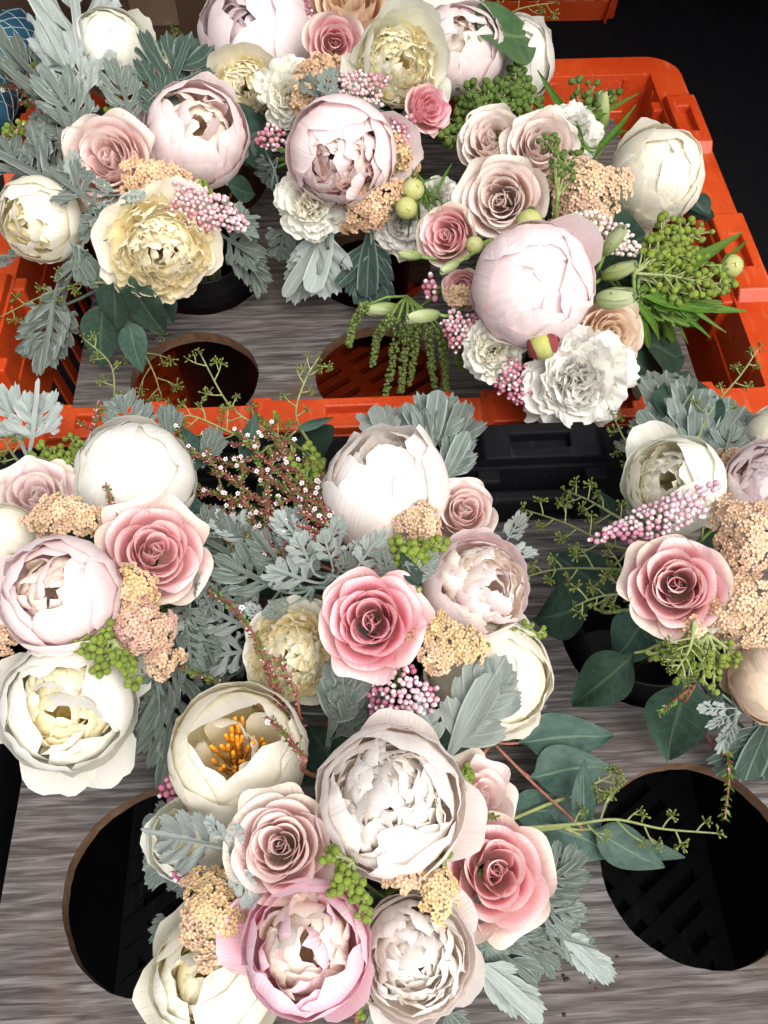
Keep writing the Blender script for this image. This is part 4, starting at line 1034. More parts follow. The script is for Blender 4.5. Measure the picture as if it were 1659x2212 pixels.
# things behind the crates
def cardboard():
    root = empty('cardboard_box', Vector((-0.40, 1.15, ZF)), 'open brown cardboard box behind the orange crate', 'box', None, Matrix.Rotation(0.05, 3, 'Z'))
    w, d, h, t = 0.33, 0.17, 0.375, 0.005
    for nm, b in (('side_panel', (-w, w, -d, -d + t, 0, h)), ('side_panel', (-w, w, d - t, d, 0, h)), ('side_panel', (-w, -w + t, -d + t, d - t, 0, h)), ('side_panel', (w - t, w, -d + t, d - t, 0, h)), ('bottom', (-w + t, w - t, -d + t, d - t, 0.001, t))):
        mb = MB(); mb.box(*b); ob(nm, mb.build(nm, M['cardboard'], smooth=False), root)
    mb = MB(); mb.add([(-w, -d + t, h), (w, -d + t, h), (w, -d + 2*t, h), (-w, -d + 2*t, h), (-w, -d - .10, h + .06), (w, -d - .10, h + .06), (w, -d - .10, h + .065), (-w, -d - .10, h + .065)],
           [(0, 1, 5, 4), (3, 7, 6, 2), (0, 4, 7, 3), (1, 2, 6, 5), (4, 5, 6, 7)]); ob('flap', mb.build('flap', M['cardboard'], smooth=False), root)
    mb = MB(); mb.box(0.115, 0.165, -d - .0012, -d - .0004, 0.275, h); ob('tape', mb.build('tape', M['tape'], smooth=False), root)
cardboard()
def tote():
    root = empty('grey_tote', Vector((-0.62, 0.86, ZF)), 'grey plastic tote standing beside the orange crate', 'tote', None, Matrix.Rotation(0.12, 3, 'Z'))
    for nm, b in (('wall', (-.10, .20, -.16, -.155, 0, .235)), ('wall', (-.10, .20, .155, .16, 0, .235)), ('wall', (-.10, -.095, -.155, .155, 0, .235)), ('wall', (.195, .20, -.155, .155, 0, .235)), ('lid', (-.108, .208, -.168, .168, .2355, .245))):
        mb = MB(); mb.box(*b); bev(ob(nm, mb.build(nm, M['grey'], smooth=False), root), 0.003)
tote()
def netroll():
    a, b = at(105, -60, 0.06), at(-40, 250, 0.05)
    root = empty('film_roll', b, 'roll of blue film wrapped in white netting on the grey tote', 'roll')
    d = (a - b); r = 0.027; mb = MB(); x = d.normalized().orthogonal().normalized(); y = d.normalized().cross(x)
    tube(mb, smooth_path([Vector(), d * .5, d], 10), r, r, 28); ob('film', mb.build('film', M['blue']), root)
    mb = MB()
    for k in range(7):
        for s in (-1, 1):
            P = []
            for i in range(41):
                t = i / 40; an = 2 * math.pi * (k / 7 + s * t * 2.2); P.append(d * t + (x * math.cos(an) + y * math.sin(an)) * (r + 0.0006))
            tube(mb, P, 0.0006, 0.0006, 4)
    ob('netting', mb.build('netting', M['net']), root)
netroll()
def sheet():
    p = at(-10, 40, 0.036)
    root = empty('paper_sheet', p, 'white paper sheet lying on the grey tote by the blue roll', 'paper')
    mb = MB(); n = 9; V = []; F = []
    for z in (0, -0.001):
        for j in range(n):
            for i in range(n): V.append((-0.11 + 0.17 * i / (n - 1), -0.12 + 0.24 * j / (n - 1), z + 0.004 * math.sin(i * .7) * math.cos(j * .5)))
    F = grid_faces(n, n) + [tuple(i + n * n for i in f)[::-1] for f in grid_faces(n, n)]
    mb.add(V, F); ob('sheet', mb.build('sheet', M['paper']), root)
sheet()
# ---------------------------------------------------------------- bouquet b1 (yellow bomb peony, silver leaves)
F = flower; Cc = cluster
F('b1', 'globe', 238, 108, 150, (-.1, .3), 'palecream', 'closed pale cream peony half hidden behind upright silver leaves', dh=.012)
F('b1', 'rose', 238, 345, 182, (-.25, .18), 'roselight', 'pink rose with pale green outer petals beside orange yarrow and blush peony', openness=.8)
F('b1', 'open', 425, 292, 205, (.08, .2), 'blush', 'blush cup peony with cream heart beside the pink rose and orange yarrow', n_in=16, bowl=120, loose=2)
F('b1', 'open', 85, 475, 165, (-.45, -.2), 'cream', 'cream yellow peony hanging over the left wall of the orange crate', n_in=18, bowl=112, loose=3)
F('b1', 'bomb', 352, 540, 222, (.02, -.15), 'cream', 'large open lemon yellow bomb peony above the drooping eucalyptus leaves', gp=50, m=90)
F('b1', 'rose', 325, 162, 80, (0, .3), 'roselight', 'small pale pink rose peeping out between silver leaves', dh=-.03)
Cc('b1', 'yarrow', 335, 395, 150, 85, (0, .1), ('cf9a5e', 'dcae74', 'd8a878'), 'orange yarrow head between the pink rose and the blush cup peony', dh=.006)
Cc('b1', 'yarrow', 300, 300, 60, 50, (0, .2), ('c89a50', 'd6b060'), 'small yellow yarrow tuft behind the pink rose', dh=-.02)
Cc('b1', 'rice', 440, 455, 170, 95, (.1, .05), ('b06478', 'c88a98', 'dcb8bc'), 'pink rice flower cluster above the lemon bomb peony', dh=.014, sp=11, twist=-.25)
berries('b1', (250, 270), [(235, 240), (265, 235), (250, 215)], 'small green berry tuft behind the pink rose', n=9, br=7, spread=18)
berries('b1', (420, 425), [(410, 405), (435, 400), (455, 420)], 'small green berry tuft amid pink rice flower', n=9, br=7, spread=18, dh=.006)
berries('b1', (110, 200), [(60, 150), (95, 130), (130, 150), (75, 190)], 'green berry sprig behind silver leaves near the blue roll', n=12, br=7.5, spread=22)
berries('b1', (60, 330), [(20, 290), (45, 270), (10, 330)], 'green berry sprig hanging over the edge by the grey tote', n=12, br=7.5, spread=22, dh=-.01)
wax('b1', [(150, 290), (95, 240), (40, 190), (0, 140)], 'waxflower sprig with white blossoms reaching towards the blue roll', blooms=1.0, nbr=6)
wax('b1', [(170, 260), (120, 300), (60, 330), (5, 330)], 'waxflower sprig of brown pink buds over the grey tote', nbr=5, dh=-.012)
wax('b1', [(240, 220), (205, 150), (190, 80), (175, 20)], 'upright waxflower sprig beside the pale cream peony', nbr=2, dh=.004)
leaves('b1', 'fern', 'dustypale', [(195, 260, .0, 150, 10, .03, .6), (205, 250, .005, 120, 120, .02, .6)], 'tall silver fern like leaves in front of the pale cream peony', tilt=.25)
leaves('b1', 'fern', 'dusty', [(300, 290, .005, 250, 170, .02, .7), (200, 270, 0, 10, 165, .0, .5), (200, 300, .0, 120, 200, .01, .8)], 'broad fan of silver dusty miller leaves behind the pink rose')
leaves('b1', 'dusty', 'dustydark', [(340, 260, .005, 400, 110, .03), (350, 280, .012, 350, 180, .03, .9), (370, 250, .01, 445, 150, .02)], 'dark green silver edged leaves curling over the blush cup peony')
leaves('b1', 'dusty', 'dusty', [(190, 300, .01, 80, 250, .01), (180, 330, .01, 120, 230, .012), (150, 390, .01, 60, 310, .0), (140, 410, .01, 20, 340, .0)], 'silver dusty miller leaves left of the pink rose')
leaves('b1', 'dusty', 'dusty', [(205, 440, .012, 120, 390, .005), (200, 450, .012, 230, 520, .0), (230, 430, .01, 190, 520, -.01), (250, 420, .014, 300, 450, .01), (240, 430, .01, 210, 390, .015)], 'tangle of silver leaves between the pink rose and the cream yellow peony')
leaves('b1', 'oak', 'dusty', [(150, 520, .0, 210, 620, -.02), (190, 540, -.005, 130, 620, -.03)], 'green silver leaf hanging beside the lemon bomb peony')
leaves('b1', 'dusty', 'dustypale', [(150, 400, .01, 165, 330, .02, .8), (260, 420, .018, 320, 430, .02, .8)], 'pale white tipped silver leaf over the cream yellow peony', tilt=.2)
leaves('b1', 'fern', 'dusty', [(130, 600, -.02, 80, 800, -.06, .9), (150, 600, -.025, 120, 760, -.06, .8), (100, 640, -.03, 150, 700, -.05)], 'silver leaf trailing down the left wall of the orange crate')
leaves('b1', 'dusty', 'dusty', [(470, 500, -.01, 545, 560, -.03), (480, 480, -.008, 590, 640, -.05, .6), (460, 470, 0, 560, 480, -.01)], 'silver leaves right of the lemon bomb peony over the dark hole')
leaves('b1', 'euc', 'euc', [(245, 610, .0, 240, 725, -.02), (280, 600, .0, 350, 735, -.02, 1.1), (275, 690, -.02, 310, 805, -.03), (225, 650, -.03, 215, 800, -.04, 1.1), (330, 610, -.01, 375, 700, -.03)], 'blue green eucalyptus leaves drooping under the lemon bomb peony', name='eucalyptus_sprig', group='eucalyptus sprigs in the bouquets', smat='eucstem')
leaves('b1', 'euc', 'euc', [(500, 330, -.01, 590, 270, -.01, 1.3), (490, 400, -.02, 560, 420, -.03)], 'eucalyptus leaf tucked between the blush cup peony and cream blooms', name='eucalyptus_sprig', group='eucalyptus sprigs in the bouquets', smat='eucstem')
seeds('b1', [(230, 610), (160, 615), (90, 640), (-10, 690)], 'seeded eucalyptus twig crossing the left orange wall', dh=-.015, nbr=7, blen=45, size=16, heights=[0, -.005, -.01, -.015])
seeds('b1', [(270, 640), (290, 720), (330, 800), (350, 860)], 'seeded eucalyptus twig dangling over the round hole', dh=-.02, nbr=6, blen=70, size=17, heights=[0, -.02, -.035, -.04])
seeds('b1', [(320, 200), (390, 130), (370, 60)], 'seeded eucalyptus twig against the brown cardboard box', dh=-.01, nbr=6, blen=45, size=15)
# ---------------------------------------------------------------- bouquet b2 (beside the cardboard box)
F('b2', 'open', 552, 80, 225, (-.15, .35), 'lav', 'frilled lavender blush peony in front of the cardboard box', n_in=36, bowl=128, loose=0)
F('b2', 'rose', 722, 95, 118, (.05, .1), 'rose', 'small pink spray rose beside pink rice flower at the back bouquet', N=22)
F('b2', 'rose', 755, 15, 210, (-.05, .5), 'peach', 'wide peach pink rose at the back of the back bouquet', openness=1.1, dh=-.012)
F('b2', 'bomb', 858, 140, 225, (.25, .15), 'palecream', 'cream cup peony packed with lemon ruffles beside pale silver leaf', gp=88, m=80, guard=8)
F('b2', 'open', 990, 110, 180, (.2, .3), 'blush', 'tall blush peony behind the green berry spray', n_in=20, bowl=130, loose=0, dh=-.012)
F('b2', 'globe', 1105, 135, 165, (.2, .3), 'white', 'loose white peony beyond the green berry spray', dh=-.02)
F('b2', 'open', 950, 10, 170, (.2, .4), 'white', 'white peony behind the blush one at the back', dh=-.012, n_in=24, bowl=130)
F('b2', 'bomb', 528, 195, 165, (-.05, -.05), 'cream', 'cream peony with ruffled yellow heart below the lavender blush one', gp=86, m=60, guard=6)
F('b2', 'ruffle', 622, 205, 130, (0, .0), 'creamcarn', 'cream ruffled carnation beside the small yellow yarrow', dh=-.008)
F('b2', 'rose', 925, 235, 95, (.45, .2), 'rosedeep', 'deep pink rosebud in side view below the lemon ruffled peony', N=20, openness=.7, dh=-.01)
F('b2', 'open', 738, 335, 215, (-.12, -.1), 'coral', 'blush peony with crinkled coral heart above the cream carnation', n_in=46, bowl=116, loose=2, dh=.012)
F('b2', 'ruffle', 672, 440, 150, (-.1, -.15), 'creamcarn', 'cream carnation above the large pale silver leaf', dh=.0)
F('b2', 'ruffle', 872, 485, 135, (.0, -.2), 'carn', 'white ruffled lisianthus hanging behind green buds', name='lisianthus', cat='lisianthus', dh=-.012)
F('b2', 'ruffle', 945, 430, 90, (.1, -.1), 'carn', 'small white lisianthus squeezed beside the blush garden rose', name='lisianthus', cat='lisianthus', dh=-.012)
Cc('b2', 'yarrow', 688, 165, 85, 90, (0, .1), ('a87848', 'c0905c'), 'tan yarrow head between the pink spray rose and silver leaf', dh=.0)
Cc('b2', 'yarrow', 660, 215, 50, 80, (0, 0), ('b08850', 'c09a60'), 'narrow tan yarrow beside the cream ruffled carnation', dh=.004)
Cc('b2', 'yarrow', 862, 330, 95, 110, (.2, 0), ('8c7434', 'a88a40', 'b89848'), 'olive yellow yarrow right of the coral hearted peony', dh=.0)
Cc('b2', 'yarrow', 805, 440, 150, 90, (.1, -.1), ('c09458', 'b8845c', 'c89c70'), 'tan yarrow head under the coral hearted peony', dh=.002, twist=.6)
Cc('b2', 'rice', 655, 45, 60, 95, (0, .2), ('94566a', 'b07a86'), 'rice flower cluster beside the lavender blush peony', sp=10)
Cc('b2', 'rice', 765, 195, 150, 75, (0, .1), ('a86c7c', 'c494a0', 'd8b8b8'), 'pink rice flower above the coral hearted peony', sp=10.5, dh=.004)
Cc('b2', 'rice', 588, 300, 70, 55, (-.2, -.1), ('b86a80', 'd09aa6'), 'little rice flower tuft over the orange crate floor', sp=11, dh=-.005)
Cc('b2', 'rice', 872, 285, 55, 70, (.2, 0), ('b06a80', 'c890a0'), 'little rice flower tuft on the olive yarrow', sp=10.5, dh=.012)
leaves('b2', 'dusty', 'dusty', [(690, 225, .012, 665, 150, .02), (700, 225, .012, 715, 150, .025), (680, 228, .012, 830, 238, .012, .5)], 'silver leaf lying above the coral hearted peony', tilt=.3)
leaves('b2', 'oak', 'dustypale', [(720, 480, -.01, 680, 625, -.04, 1.25), (700, 490, -.01, 635, 640, -.05, .7)], 'large pale silver leaf under the cream carnation', tilt=.1)
leaves('b2', 'oak', 'dustydark', [(800, 480, -.012, 790, 655, -.05, 1.1)], 'large dark green leaf hanging beside the pale silver leaf', tilt=.1)
leaves('b2', 'dusty', 'dustydark', [(885, 380, -.005, 850, 430, -.01), (880, 400, -.005, 920, 450, -.01)], 'small dark silver leaf under the olive yarrow')
leaves('b2', 'euc', 'eucgreen', [(1035, 78, .03, 1158, 62, .035, 1.35)], 'single green eucalyptus leaf sticking out over the white peony', name='eucalyptus_sprig', group='eucalyptus sprigs in the bouquets', smat='eucstem', tilt=.1)
leaves('b2', 'lance', 'green', [(640, 330, -.01, 560, 320, -.01), (650, 335, -.01, 570, 350, -.015), (640, 340, -.012, 590, 370, -.02)], 'thin green needle leaves left of the coral hearted peony', name='green_sprig', group='green leaf sprigs in the bouquets', smat='stem')
seeds('b2', [(980, 40), (1010, 10), (1060, -30)], 'seeded eucalyptus twig above the white peony at the back', dh=.0, nbr=5, blen=40, size=14)
seeds('b2', [(1060, 60), (1120, 20), (1200, 5)], 'seeded eucalyptus twig in front of the second orange crate', dh=.0, nbr=6, blen=40, size=14)
for px, py, f, lab in ((893, 410, (.3, .2), 'green bud with spiky sepals right of the olive yarrow'), (878, 450, (.1, -.3), 'green bud with spiky sepals above the white lisianthus')):
    F('b2', 'bud', px, py, 44, f, 'limebud', lab, dh=.012)
leaves('b2', 'lance', 'green', [(890, 430, .008, 845, 470, .0), (890, 430, .008, 880, 520, .0), (895, 400, .01, 950, 380, .01), (885, 440, .008, 850, 500, -.005), (900, 420, .01, 910, 510, .0)], 'fringe of thin green leaves round the spiky green buds', name='green_sprig', group='green leaf sprigs in the bouquets', smat='stem', wid=.8)
# ---------------------------------------------------------------- bouquet b3 (large green berry sprays)
F('b3', 'globe', 1418, 382, 180, (.3, .25), 'cream', 'closed cream yellow peony bud at the right wall of the orange crate', sz=1.2, tight=1.06)
F('b3', 'globe', 1150, 618, 238, (.0, .0), 'blush', 'big closed blush peony globe above the bud with wine red sepals', sz=1.0, tight=1.08, loose=1, dh=.008)
F('b3', 'rose', 1085, 432, 172, (-.1, .05), 'garden', 'open blush garden rose beside the lime green bud', N=32, openness=.8, dh=.004)
F('b3', 'rose', 1062, 308, 140, (-.1, .35), 'garden', 'faded blush garden rose under the tall green berry spray', N=26, openness=.8)
F('b3', 'rose', 1168, 318, 140, (.05, .3), 'garden', 'blush garden rose behind the small upright berry sprig', N=28, openness=.8)
F('b3', 'ruffle', 1235, 290, 130, (.2, .3), 'carn', 'white lisianthus behind the blush garden roses', name='lisianthus', cat='lisianthus', dh=-.01)
F('b3', 'rose', 968, 510, 125, (-.3, .1), 'rose', 'pink rose at the left side of the berry spray bouquet', N=22, openness=.7)
F('b3', 'rose', 1000, 625, 90, (-.3, -.1), 'rose', 'small dusky pink rose tucked left of the blush globe', N=18, openness=.7, dh=-.015)
F('b3', 'rose', 1318, 722, 135, (.35, .05), 'peach', 'peach spray rose beside the white carnation', N=26, openness=.9)
F('b3', 'ruffle', 1245, 825, 228, (.02, -.1), 'carn', 'large white ruffled carnation overhanging the front orange rim', m=60, dh=.004)
F('b3', 'ruffle', 1068, 758, 140, (-.2, -.1), 'creamcarn', 'cream lisianthus bloom left of the bud with wine red sepals', name='lisianthus', cat='lisianthus')
F('b3', 'bud', 1172, 746, 64, (.15, -.5), 'wine', 'round green peony bud with wine red sepals under the blush globe', dh=.012, sepmat='wine', n_out=2)
F('b3', 'bud', 1143, 482, 54, (.0, .0), 'limebud', 'round lime green bud beside the open garden rose', dh=.026)
F('b3', 'lisbud', 1300, 250, 36, (.05, 1.2), 'greenbud', 'upright pale green lisianthus bud behind the cream peony bud')
F('b3', 'lisbud', 890, 552, 24, (-1.6, .1), 'greenbud', 'slim lisianthus bud pointing left beside the pink rose', dh=.02)
F('b3', 'lisbud', 835, 668, 34, (-1.7, -.1), 'greenbud', 'lisianthus bud pointing left above the hanging green tassels', dh=.02)
F('b3', 'lisbud', 920, 682, 34, (-1.6, -.25), 'greenbud', 'second lisianthus bud pointing left over the tassels by the cream bloom', dh=.026)
F('b3', 'lisbud', 975, 575, 24, (-1.2, -.7), 'greenbud', 'slim green bud crossing in front of the pink rose', dh=.03)
F('b3', 'lisbud', 1322, 525, 36, (.5, .7), 'greenbud', 'pale green bud lying on the pink and white rice flower', dh=.026)
F('b3', 'lisbud', 1330, 588, 38, (.9, .35), 'greenbud', 'pale green bud right of the blush globe', dh=.01)
F('b3', 'lisbud', 1322, 645, 52, (1.2, .15), 'greenbud', 'half open greenish lisianthus bud above the peach rose', dh=.014, sz=1.9)
F('b3', 'bud', 1580, 575, 46, (.2, .1), 'limebud', 'green bud with thin sepals over the right orange wall', dh=.03)
F('b3', 'bud', 1025, 530, 36, (-.2, .0), 'limebud', 'small green bud between the pink rose and the blush globe', dh=.016)
Cc('b3', 'yarrow', 1265, 425, 165, 160, (.05, .15), ('c89e70', 'cba084', 'd0ae80'), 'large tan pink yarrow head beside the closed cream bud', dh=.004, twist=.5)
Cc('b3', 'yarrow', 1000, 640, 70, 50, (0, 0), ('b08450', 'a87c50'), 'bit of tan yarrow left of the blush globe', dh=.006)
Cc('b3', 'rice', 1285, 512, 190, 88, (.05, .0), ('c08c94', 'd6b4b4', 'd8ccc0'), 'pink and white rice flower between yarrow and blush globe', dh=.010, sp=11.5, twist=-.1)
Cc('b3', 'rice', 992, 712, 75, 80, (-.1, -.05), ('b87084', 'cf9aa6', 'd8b8ba'), 'rice flower tuft left of the cream lisianthus', dh=.004, sp=10.5)
Cc('b3', 'rice', 1112, 822, 75, 110, (-.1, -.2), ('b86a80', 'cc8fa0'), 'rice flower spilling over the rim beside the white carnation', dh=.0, sp=11, twist=.5)
Cc('b3', 'rice', 1005, 445, 40, 70, (-.2, .1), ('b88088', 'ccaaa8'), 'sliver of rice flower left of the garden rose', dh=-.004, sp=11)
Cc('b3', 'rice', 930, 620, 30, 60, (-.3, 0), ('b86a80', 'cc8fa0'), 'loose rice flower strand by the left lisianthus buds', dh=-.004, sp=13)
berries('b3', (1080, 290), [(950, 250), (980, 195), (1030, 180), (1060, 170), (1115, 150), (1110, 210), (1160, 200), (960, 300), (1010, 230)], 'big green berry spray behind the faded garden rose', mat='berrydark', n=21, br=9.2, spread=40, dtip=.012)
berries('b3', (1240, 270), [(1245, 165), (1280, 185), (1330, 200), (1300, 230)], 'green berry sprig in front of the back orange rim', mat='berrydark', n=9, br=8.6, spread=28, dtip=.012)
berries('b3', (1205, 425), [(1165, 300), (1190, 290), (1215, 330), (1245, 335), (1255, 370)], 'small upright berry sprig in front of the garden roses', mat='berrydark', n=9, br=7.4, spread=22, dh=.022)
berries('b3', (1370, 590), [(1440, 470), (1490, 480), (1530, 500), (1470, 530), (1520, 555), (1480, 610), (1440, 560), (1580, 620), (1540, 640)], 'large green berry spray lying towards the right orange wall', n=22, br=9.0, spread=38, dh=.02, dtip=.0)
leaves('b3', 'lance', 'green', [(1380, 640, .01, 1500, 700, .0), (1370, 650, .01, 1460, 740, .0), (1390, 640, .01, 1570, 690, .01), (1370, 660, .005, 1430, 780, -.01), (1400, 620, .01, 1540, 610, .01), (1390, 650, .0, 1510, 770, -.02), (1380, 630, .01, 1560, 540, .02), (1410, 610, .01, 1600, 480, .02)], 'spiky green leaves under the right berry spray', name='green_sprig', group='green leaf sprigs in the bouquets', smat='stem', wid=1.2)
leaves('b3', 'lance', 'green', [(1560, 575, .03, 1610, 545, .04), (1565, 580, .03, 1620, 590, .035), (1570, 590, .03, 1600, 620, .03), (1560, 570, .03, 1590, 530, .04), (1500, 560, .02, 1555, 580, .03), (1570, 560, .03, 1640, 500, .04)], 'thin curved sepal leaves round the green bud on the right wall', name='green_sprig', group='green leaf sprigs in the bouquets', smat='stem', wid=.6)
leaves('b3', 'lance', 'green', [(1240, 280, .0, 1150, 225, .012), (1230, 300, .0, 1290, 320, .01), (1290, 320, .0, 1390, 230, .012), (1285, 330, .0, 1370, 260, .012), (1260, 300, .004, 1180, 190, .01)], 'thin green leaves around the upright lisianthus bud', name='green_sprig', group='green leaf sprigs in the bouquets', smat='stem', wid=.8)
leaves('b3', 'euc', 'darkleaf', [(1350, 760, -.02, 1440, 830, -.04, 1.3), (1340, 800, -.03, 1350, 890, -.05, 1.2), (1380, 740, -.02, 1480, 760, -.04, 1.3), (1490, 420, -.02, 1530, 480, -.03, 1.5), (1480, 450, -.02, 1540, 430, -.03)], 'dark glossy leaves under the berry spray bouquet at the right', name='green_sprig', group='green leaf sprigs in the bouquets', smat='stem')
leaves('b3', 'fern', 'green', [(1380, 640, .0, 1510, 660, .0), (1370, 620, .0, 1480, 580, .005), (1375, 650, .0, 1470, 690, -.01)], 'feathery green foliage beneath the right berry spray', name='green_sprig', group='green leaf sprigs in the bouquets', smat='stem', wid=.6)
def tassels(b, specs, label):
    SEED[0] += 1; rng = random.Random(SEED[0]); o = at(880, 640, 0.10)
    root = empty('amaranth_sprig', o, label, 'amaranth')
    st = MB()
    for pts in specs:
        P = smooth_path([at(x, y, h) - o for x, y, h in pts], 10); mb = MB(); k = mpp(o)
        tube(st, [Vector(), P[0].lerp(Vector(), .5) + Vector((0, 0, .004)), P[0], P[2]], 0.0012, 0.001, 5)
        for i in range(150):
            t = rng.random(); j = min(len(P) - 2, int(t * (len(P) - 1))); c = P[j].lerp(P[j+1], t * (len(P) - 1) - j)
            rad = 10 * k * (1 - .55 * t); d = Vector((rng.gauss(0, 1), rng.gauss(0, 1), rng.gauss(0, 1))).normalized()
            s = rng.uniform(3.0, 5.0) * k
            mb.add((ICO1[0] * np.array((s, s, s * 1.3))) @ np.array(d.to_track_quat('Z', 'Y').to_matrix()).T + np.array(c + d * rad), ICO1[1])
        ob('tassel', mb.build('tassel', M['amaranth'], smooth=True), root)
    ob('stem', st.build('stem', M['stem']), root)
    add_stem(root, b, o, Vector((0, 0, 1)), rng, 0.0013, name='stalk')
tassels('b3', [[(790, 660, .10), (765, 700, .075), (752, 750, .055)], [(840, 690, .10), (815, 730, .075), (805, 790, .045)], [(860, 690, .10), (850, 770, .06), (835, 850, .025), (830, 885, .02)],
               [(880, 700, .10), (872, 780, .06), (865, 850, .03)], [(900, 700, .10), (895, 760, .07), (885, 830, .035)], [(925, 710, .10), (930, 770, .07), (940, 840, .035)], [(950, 720, .10), (960, 780, .06), (965, 850, .03)], [(980, 740, .09), (1000, 800, .05)]],
        'hanging green amaranth tassels over the round hole beside the cream lisianthus')
# ---------------------------------------------------------------- bouquet b4 (white globe peony)
F('b4', 'globe', 292, 1033, 235, (.1, .25), 'white', 'big closed white peony globe among waxflower twigs', sz=.95, tight=.93, loose=1)
F('b4', 'rose', 82, 1075, 165, (-.15, .35), 'roselav', 'dusky lavender pink rose behind the tan yarrow', N=20, openness=1.0, dh=-.006)
F('b4', 'globe', 8, 1165, 135, (-.3, .1), 'cream', 'cream peony bud next to the lavender pink rose', dh=-.006)
F('b4', 'rose', 335, 1195, 205, (.1, .15), 'rose', 'large pink rose below the white globe peony', openness=1.1, dh=.004)
F('b4', 'open', 130, 1285, 232, (-.1, .02), 'blush', 'pink blush peony opening on a cream heart beside peach yarrow', n_in=18, bowl=120, loose=1, dh=.012)
F('b4', 'open', 148, 1525, 268, (-.1, -.1), 'whiteyellow', 'wide white peony with pale yellow heart over the plywood edge', n_in=16, bowl=118, loose=5, dh=.0)
Cc('b4', 'yarrow', 150, 1120, 175, 85, (0, .15), ('c99f78', 'd0a888', 'd4b080'), 'tan yarrow head between the lavender rose and the blush peony', dh=.008, sp=13)
Cc('b4', 'yarrow', 285, 1275, 110, 95, (.1, 0), ('d8ac70', 'd8b488', 'd4b45c'), 'peach orange yarrow right of the blush peony', dh=.008, sp=13)
Cc('b4', 'yarrow', 305, 1355, 135, 120, (.1, -.1), ('c49480', 'b87c80', 'c89c80'), 'dusky pink yarrow head under the peach one', dh=.006, sp=13)
Cc('b4', 'yarrow', 352, 1420, 85, 80, (.2, -.1), ('c4a080', 'c89c78'), 'small tan yarrow over the silver leaves of the white globe bouquet', dh=-.002, sp=13)
Cc('b4', 'yarrow', 12, 1320, 80, 210, (-.2, 0), ('c4986c', 'c89878', 'cca480'), 'tan yarrow left of the blush peony', dh=-.004, sp=13)
berries('b4', (200, 1030), [(60, 990), (85, 960), (120, 970), (150, 940), (180, 960), (220, 930), (110, 1000), (160, 990), (205, 965)], 'green berry spray behind the white globe peony', n=13, br=8.2, spread=26, dtip=.004)
berries('b4', (250, 1385), [(165, 1400), (200, 1410), (230, 1370), (210, 1450), (280, 1440), (290, 1480), (250, 1410)], 'green berry cluster between the blush peony and the wide white one', n=11, br=9.2, spread=26, dh=.012)
berries('b4', (330, 960), [(310, 930), (350, 930), (290, 920)], 'green berry tips above the white globe near the orange rim', n=8, br=7.5, spread=20, dh=-.01)
berries('b4', (450, 1215), [(400, 1230), (420, 1190), (380, 1250)], 'small green berry tuft right of the large pink rose', n=8, br=8, spread=22, dh=-.004)
leaves('b4', 'dusty', 'dustypale', [(60, 990, -.01, 95, 850, .01, .8), (60, 990, -.01, 10, 870, .0, .7)], 'pale silver forked leaf before the left end of the orange rim', tilt=.2)
leaves('b4', 'dusty', 'dusty', [(305, 960, -.01, 245, 840, .01), (300, 950, -.01, 320, 880, .01, .7)], 'upright silver leaf crossing the orange rim behind the white globe', tilt=.2)
leaves('b4', 'oak', 'dusty', [(370, 960, -.01, 365, 880, .0, .8), (440, 1010, -.015, 470, 930, -.005, .9)], 'silver leaf tips above the waxflower by the orange rim', tilt=.2)
leaves('b4', 'fern', 'dusty', [(400, 1330, -.01, 330, 1480, -.02), (400, 1340, -.01, 420, 1450, -.02), (400, 1350, -.01, 350, 1560, -.04, .8), (390, 1370, -.012, 360, 1640, -.06, .7), (410, 1300, -.01, 370, 1360, -.005), (430, 1360, -.012, 470, 1440, -.02)], 'silver leaves trailing over the black jar of the white globe bouquet')
leaves('b4', 'oak', 'dustypale', [(345, 1560, -.03, 385, 1650, -.045, .8), (330, 1360, .0, 400, 1340, -.005, .9)], 'pale silver leaf pointing at the orange stamen peony', tilt=.2)
leaves('b4', 'fern', 'dusty', [(470, 1330, -.012, 400, 1250, .0), (480, 1340, -.012, 540, 1290, .0), (470, 1350, -.012, 520, 1440, -.02), (460, 1330, -.012, 440, 1240, .0), (490, 1380, -.015, 450, 1480, -.02), (480, 1300, -.014, 500, 1210, -.005)], 'tangle of fine silver leaves between the two middle bouquets')
leaves('b4', 'euc', 'euc', [(420, 1140, -.03, 400, 1060, -.02, 1.4), (400, 1150, -.03, 470, 1120, -.02, 1.4), (390, 1250, -.03, 420, 1340, -.03, 1.4), (420, 1020, -.02, 400, 920, -.01)], 'dark eucalyptus leaves behind the large pink rose', name='eucalyptus_sprig', group='eucalyptus sprigs in the bouquets', smat='eucstem')
seeds('b4', [(50, 1010), (20, 970), (0, 930)], 'seeded eucalyptus twig at the left below the orange rim', nbr=6, blen=40, size=15)
seeds('b4', [(230, 960), (245, 880), (240, 790), (180, 730)], 'seeded eucalyptus twig rising across the orange wall corner', nbr=6, blen=50, size=14, dh=-.005)
wax('b4', [(215, 1000), (205, 930), (212, 870)], 'short waxflower tip rising above green berries', nbr=1, dh=.0)
wax('b4', [(250, 1110), (235, 1070), (225, 1030)], 'short waxflower twig between lavender rose and white globe', nbr=0, dh=.012)
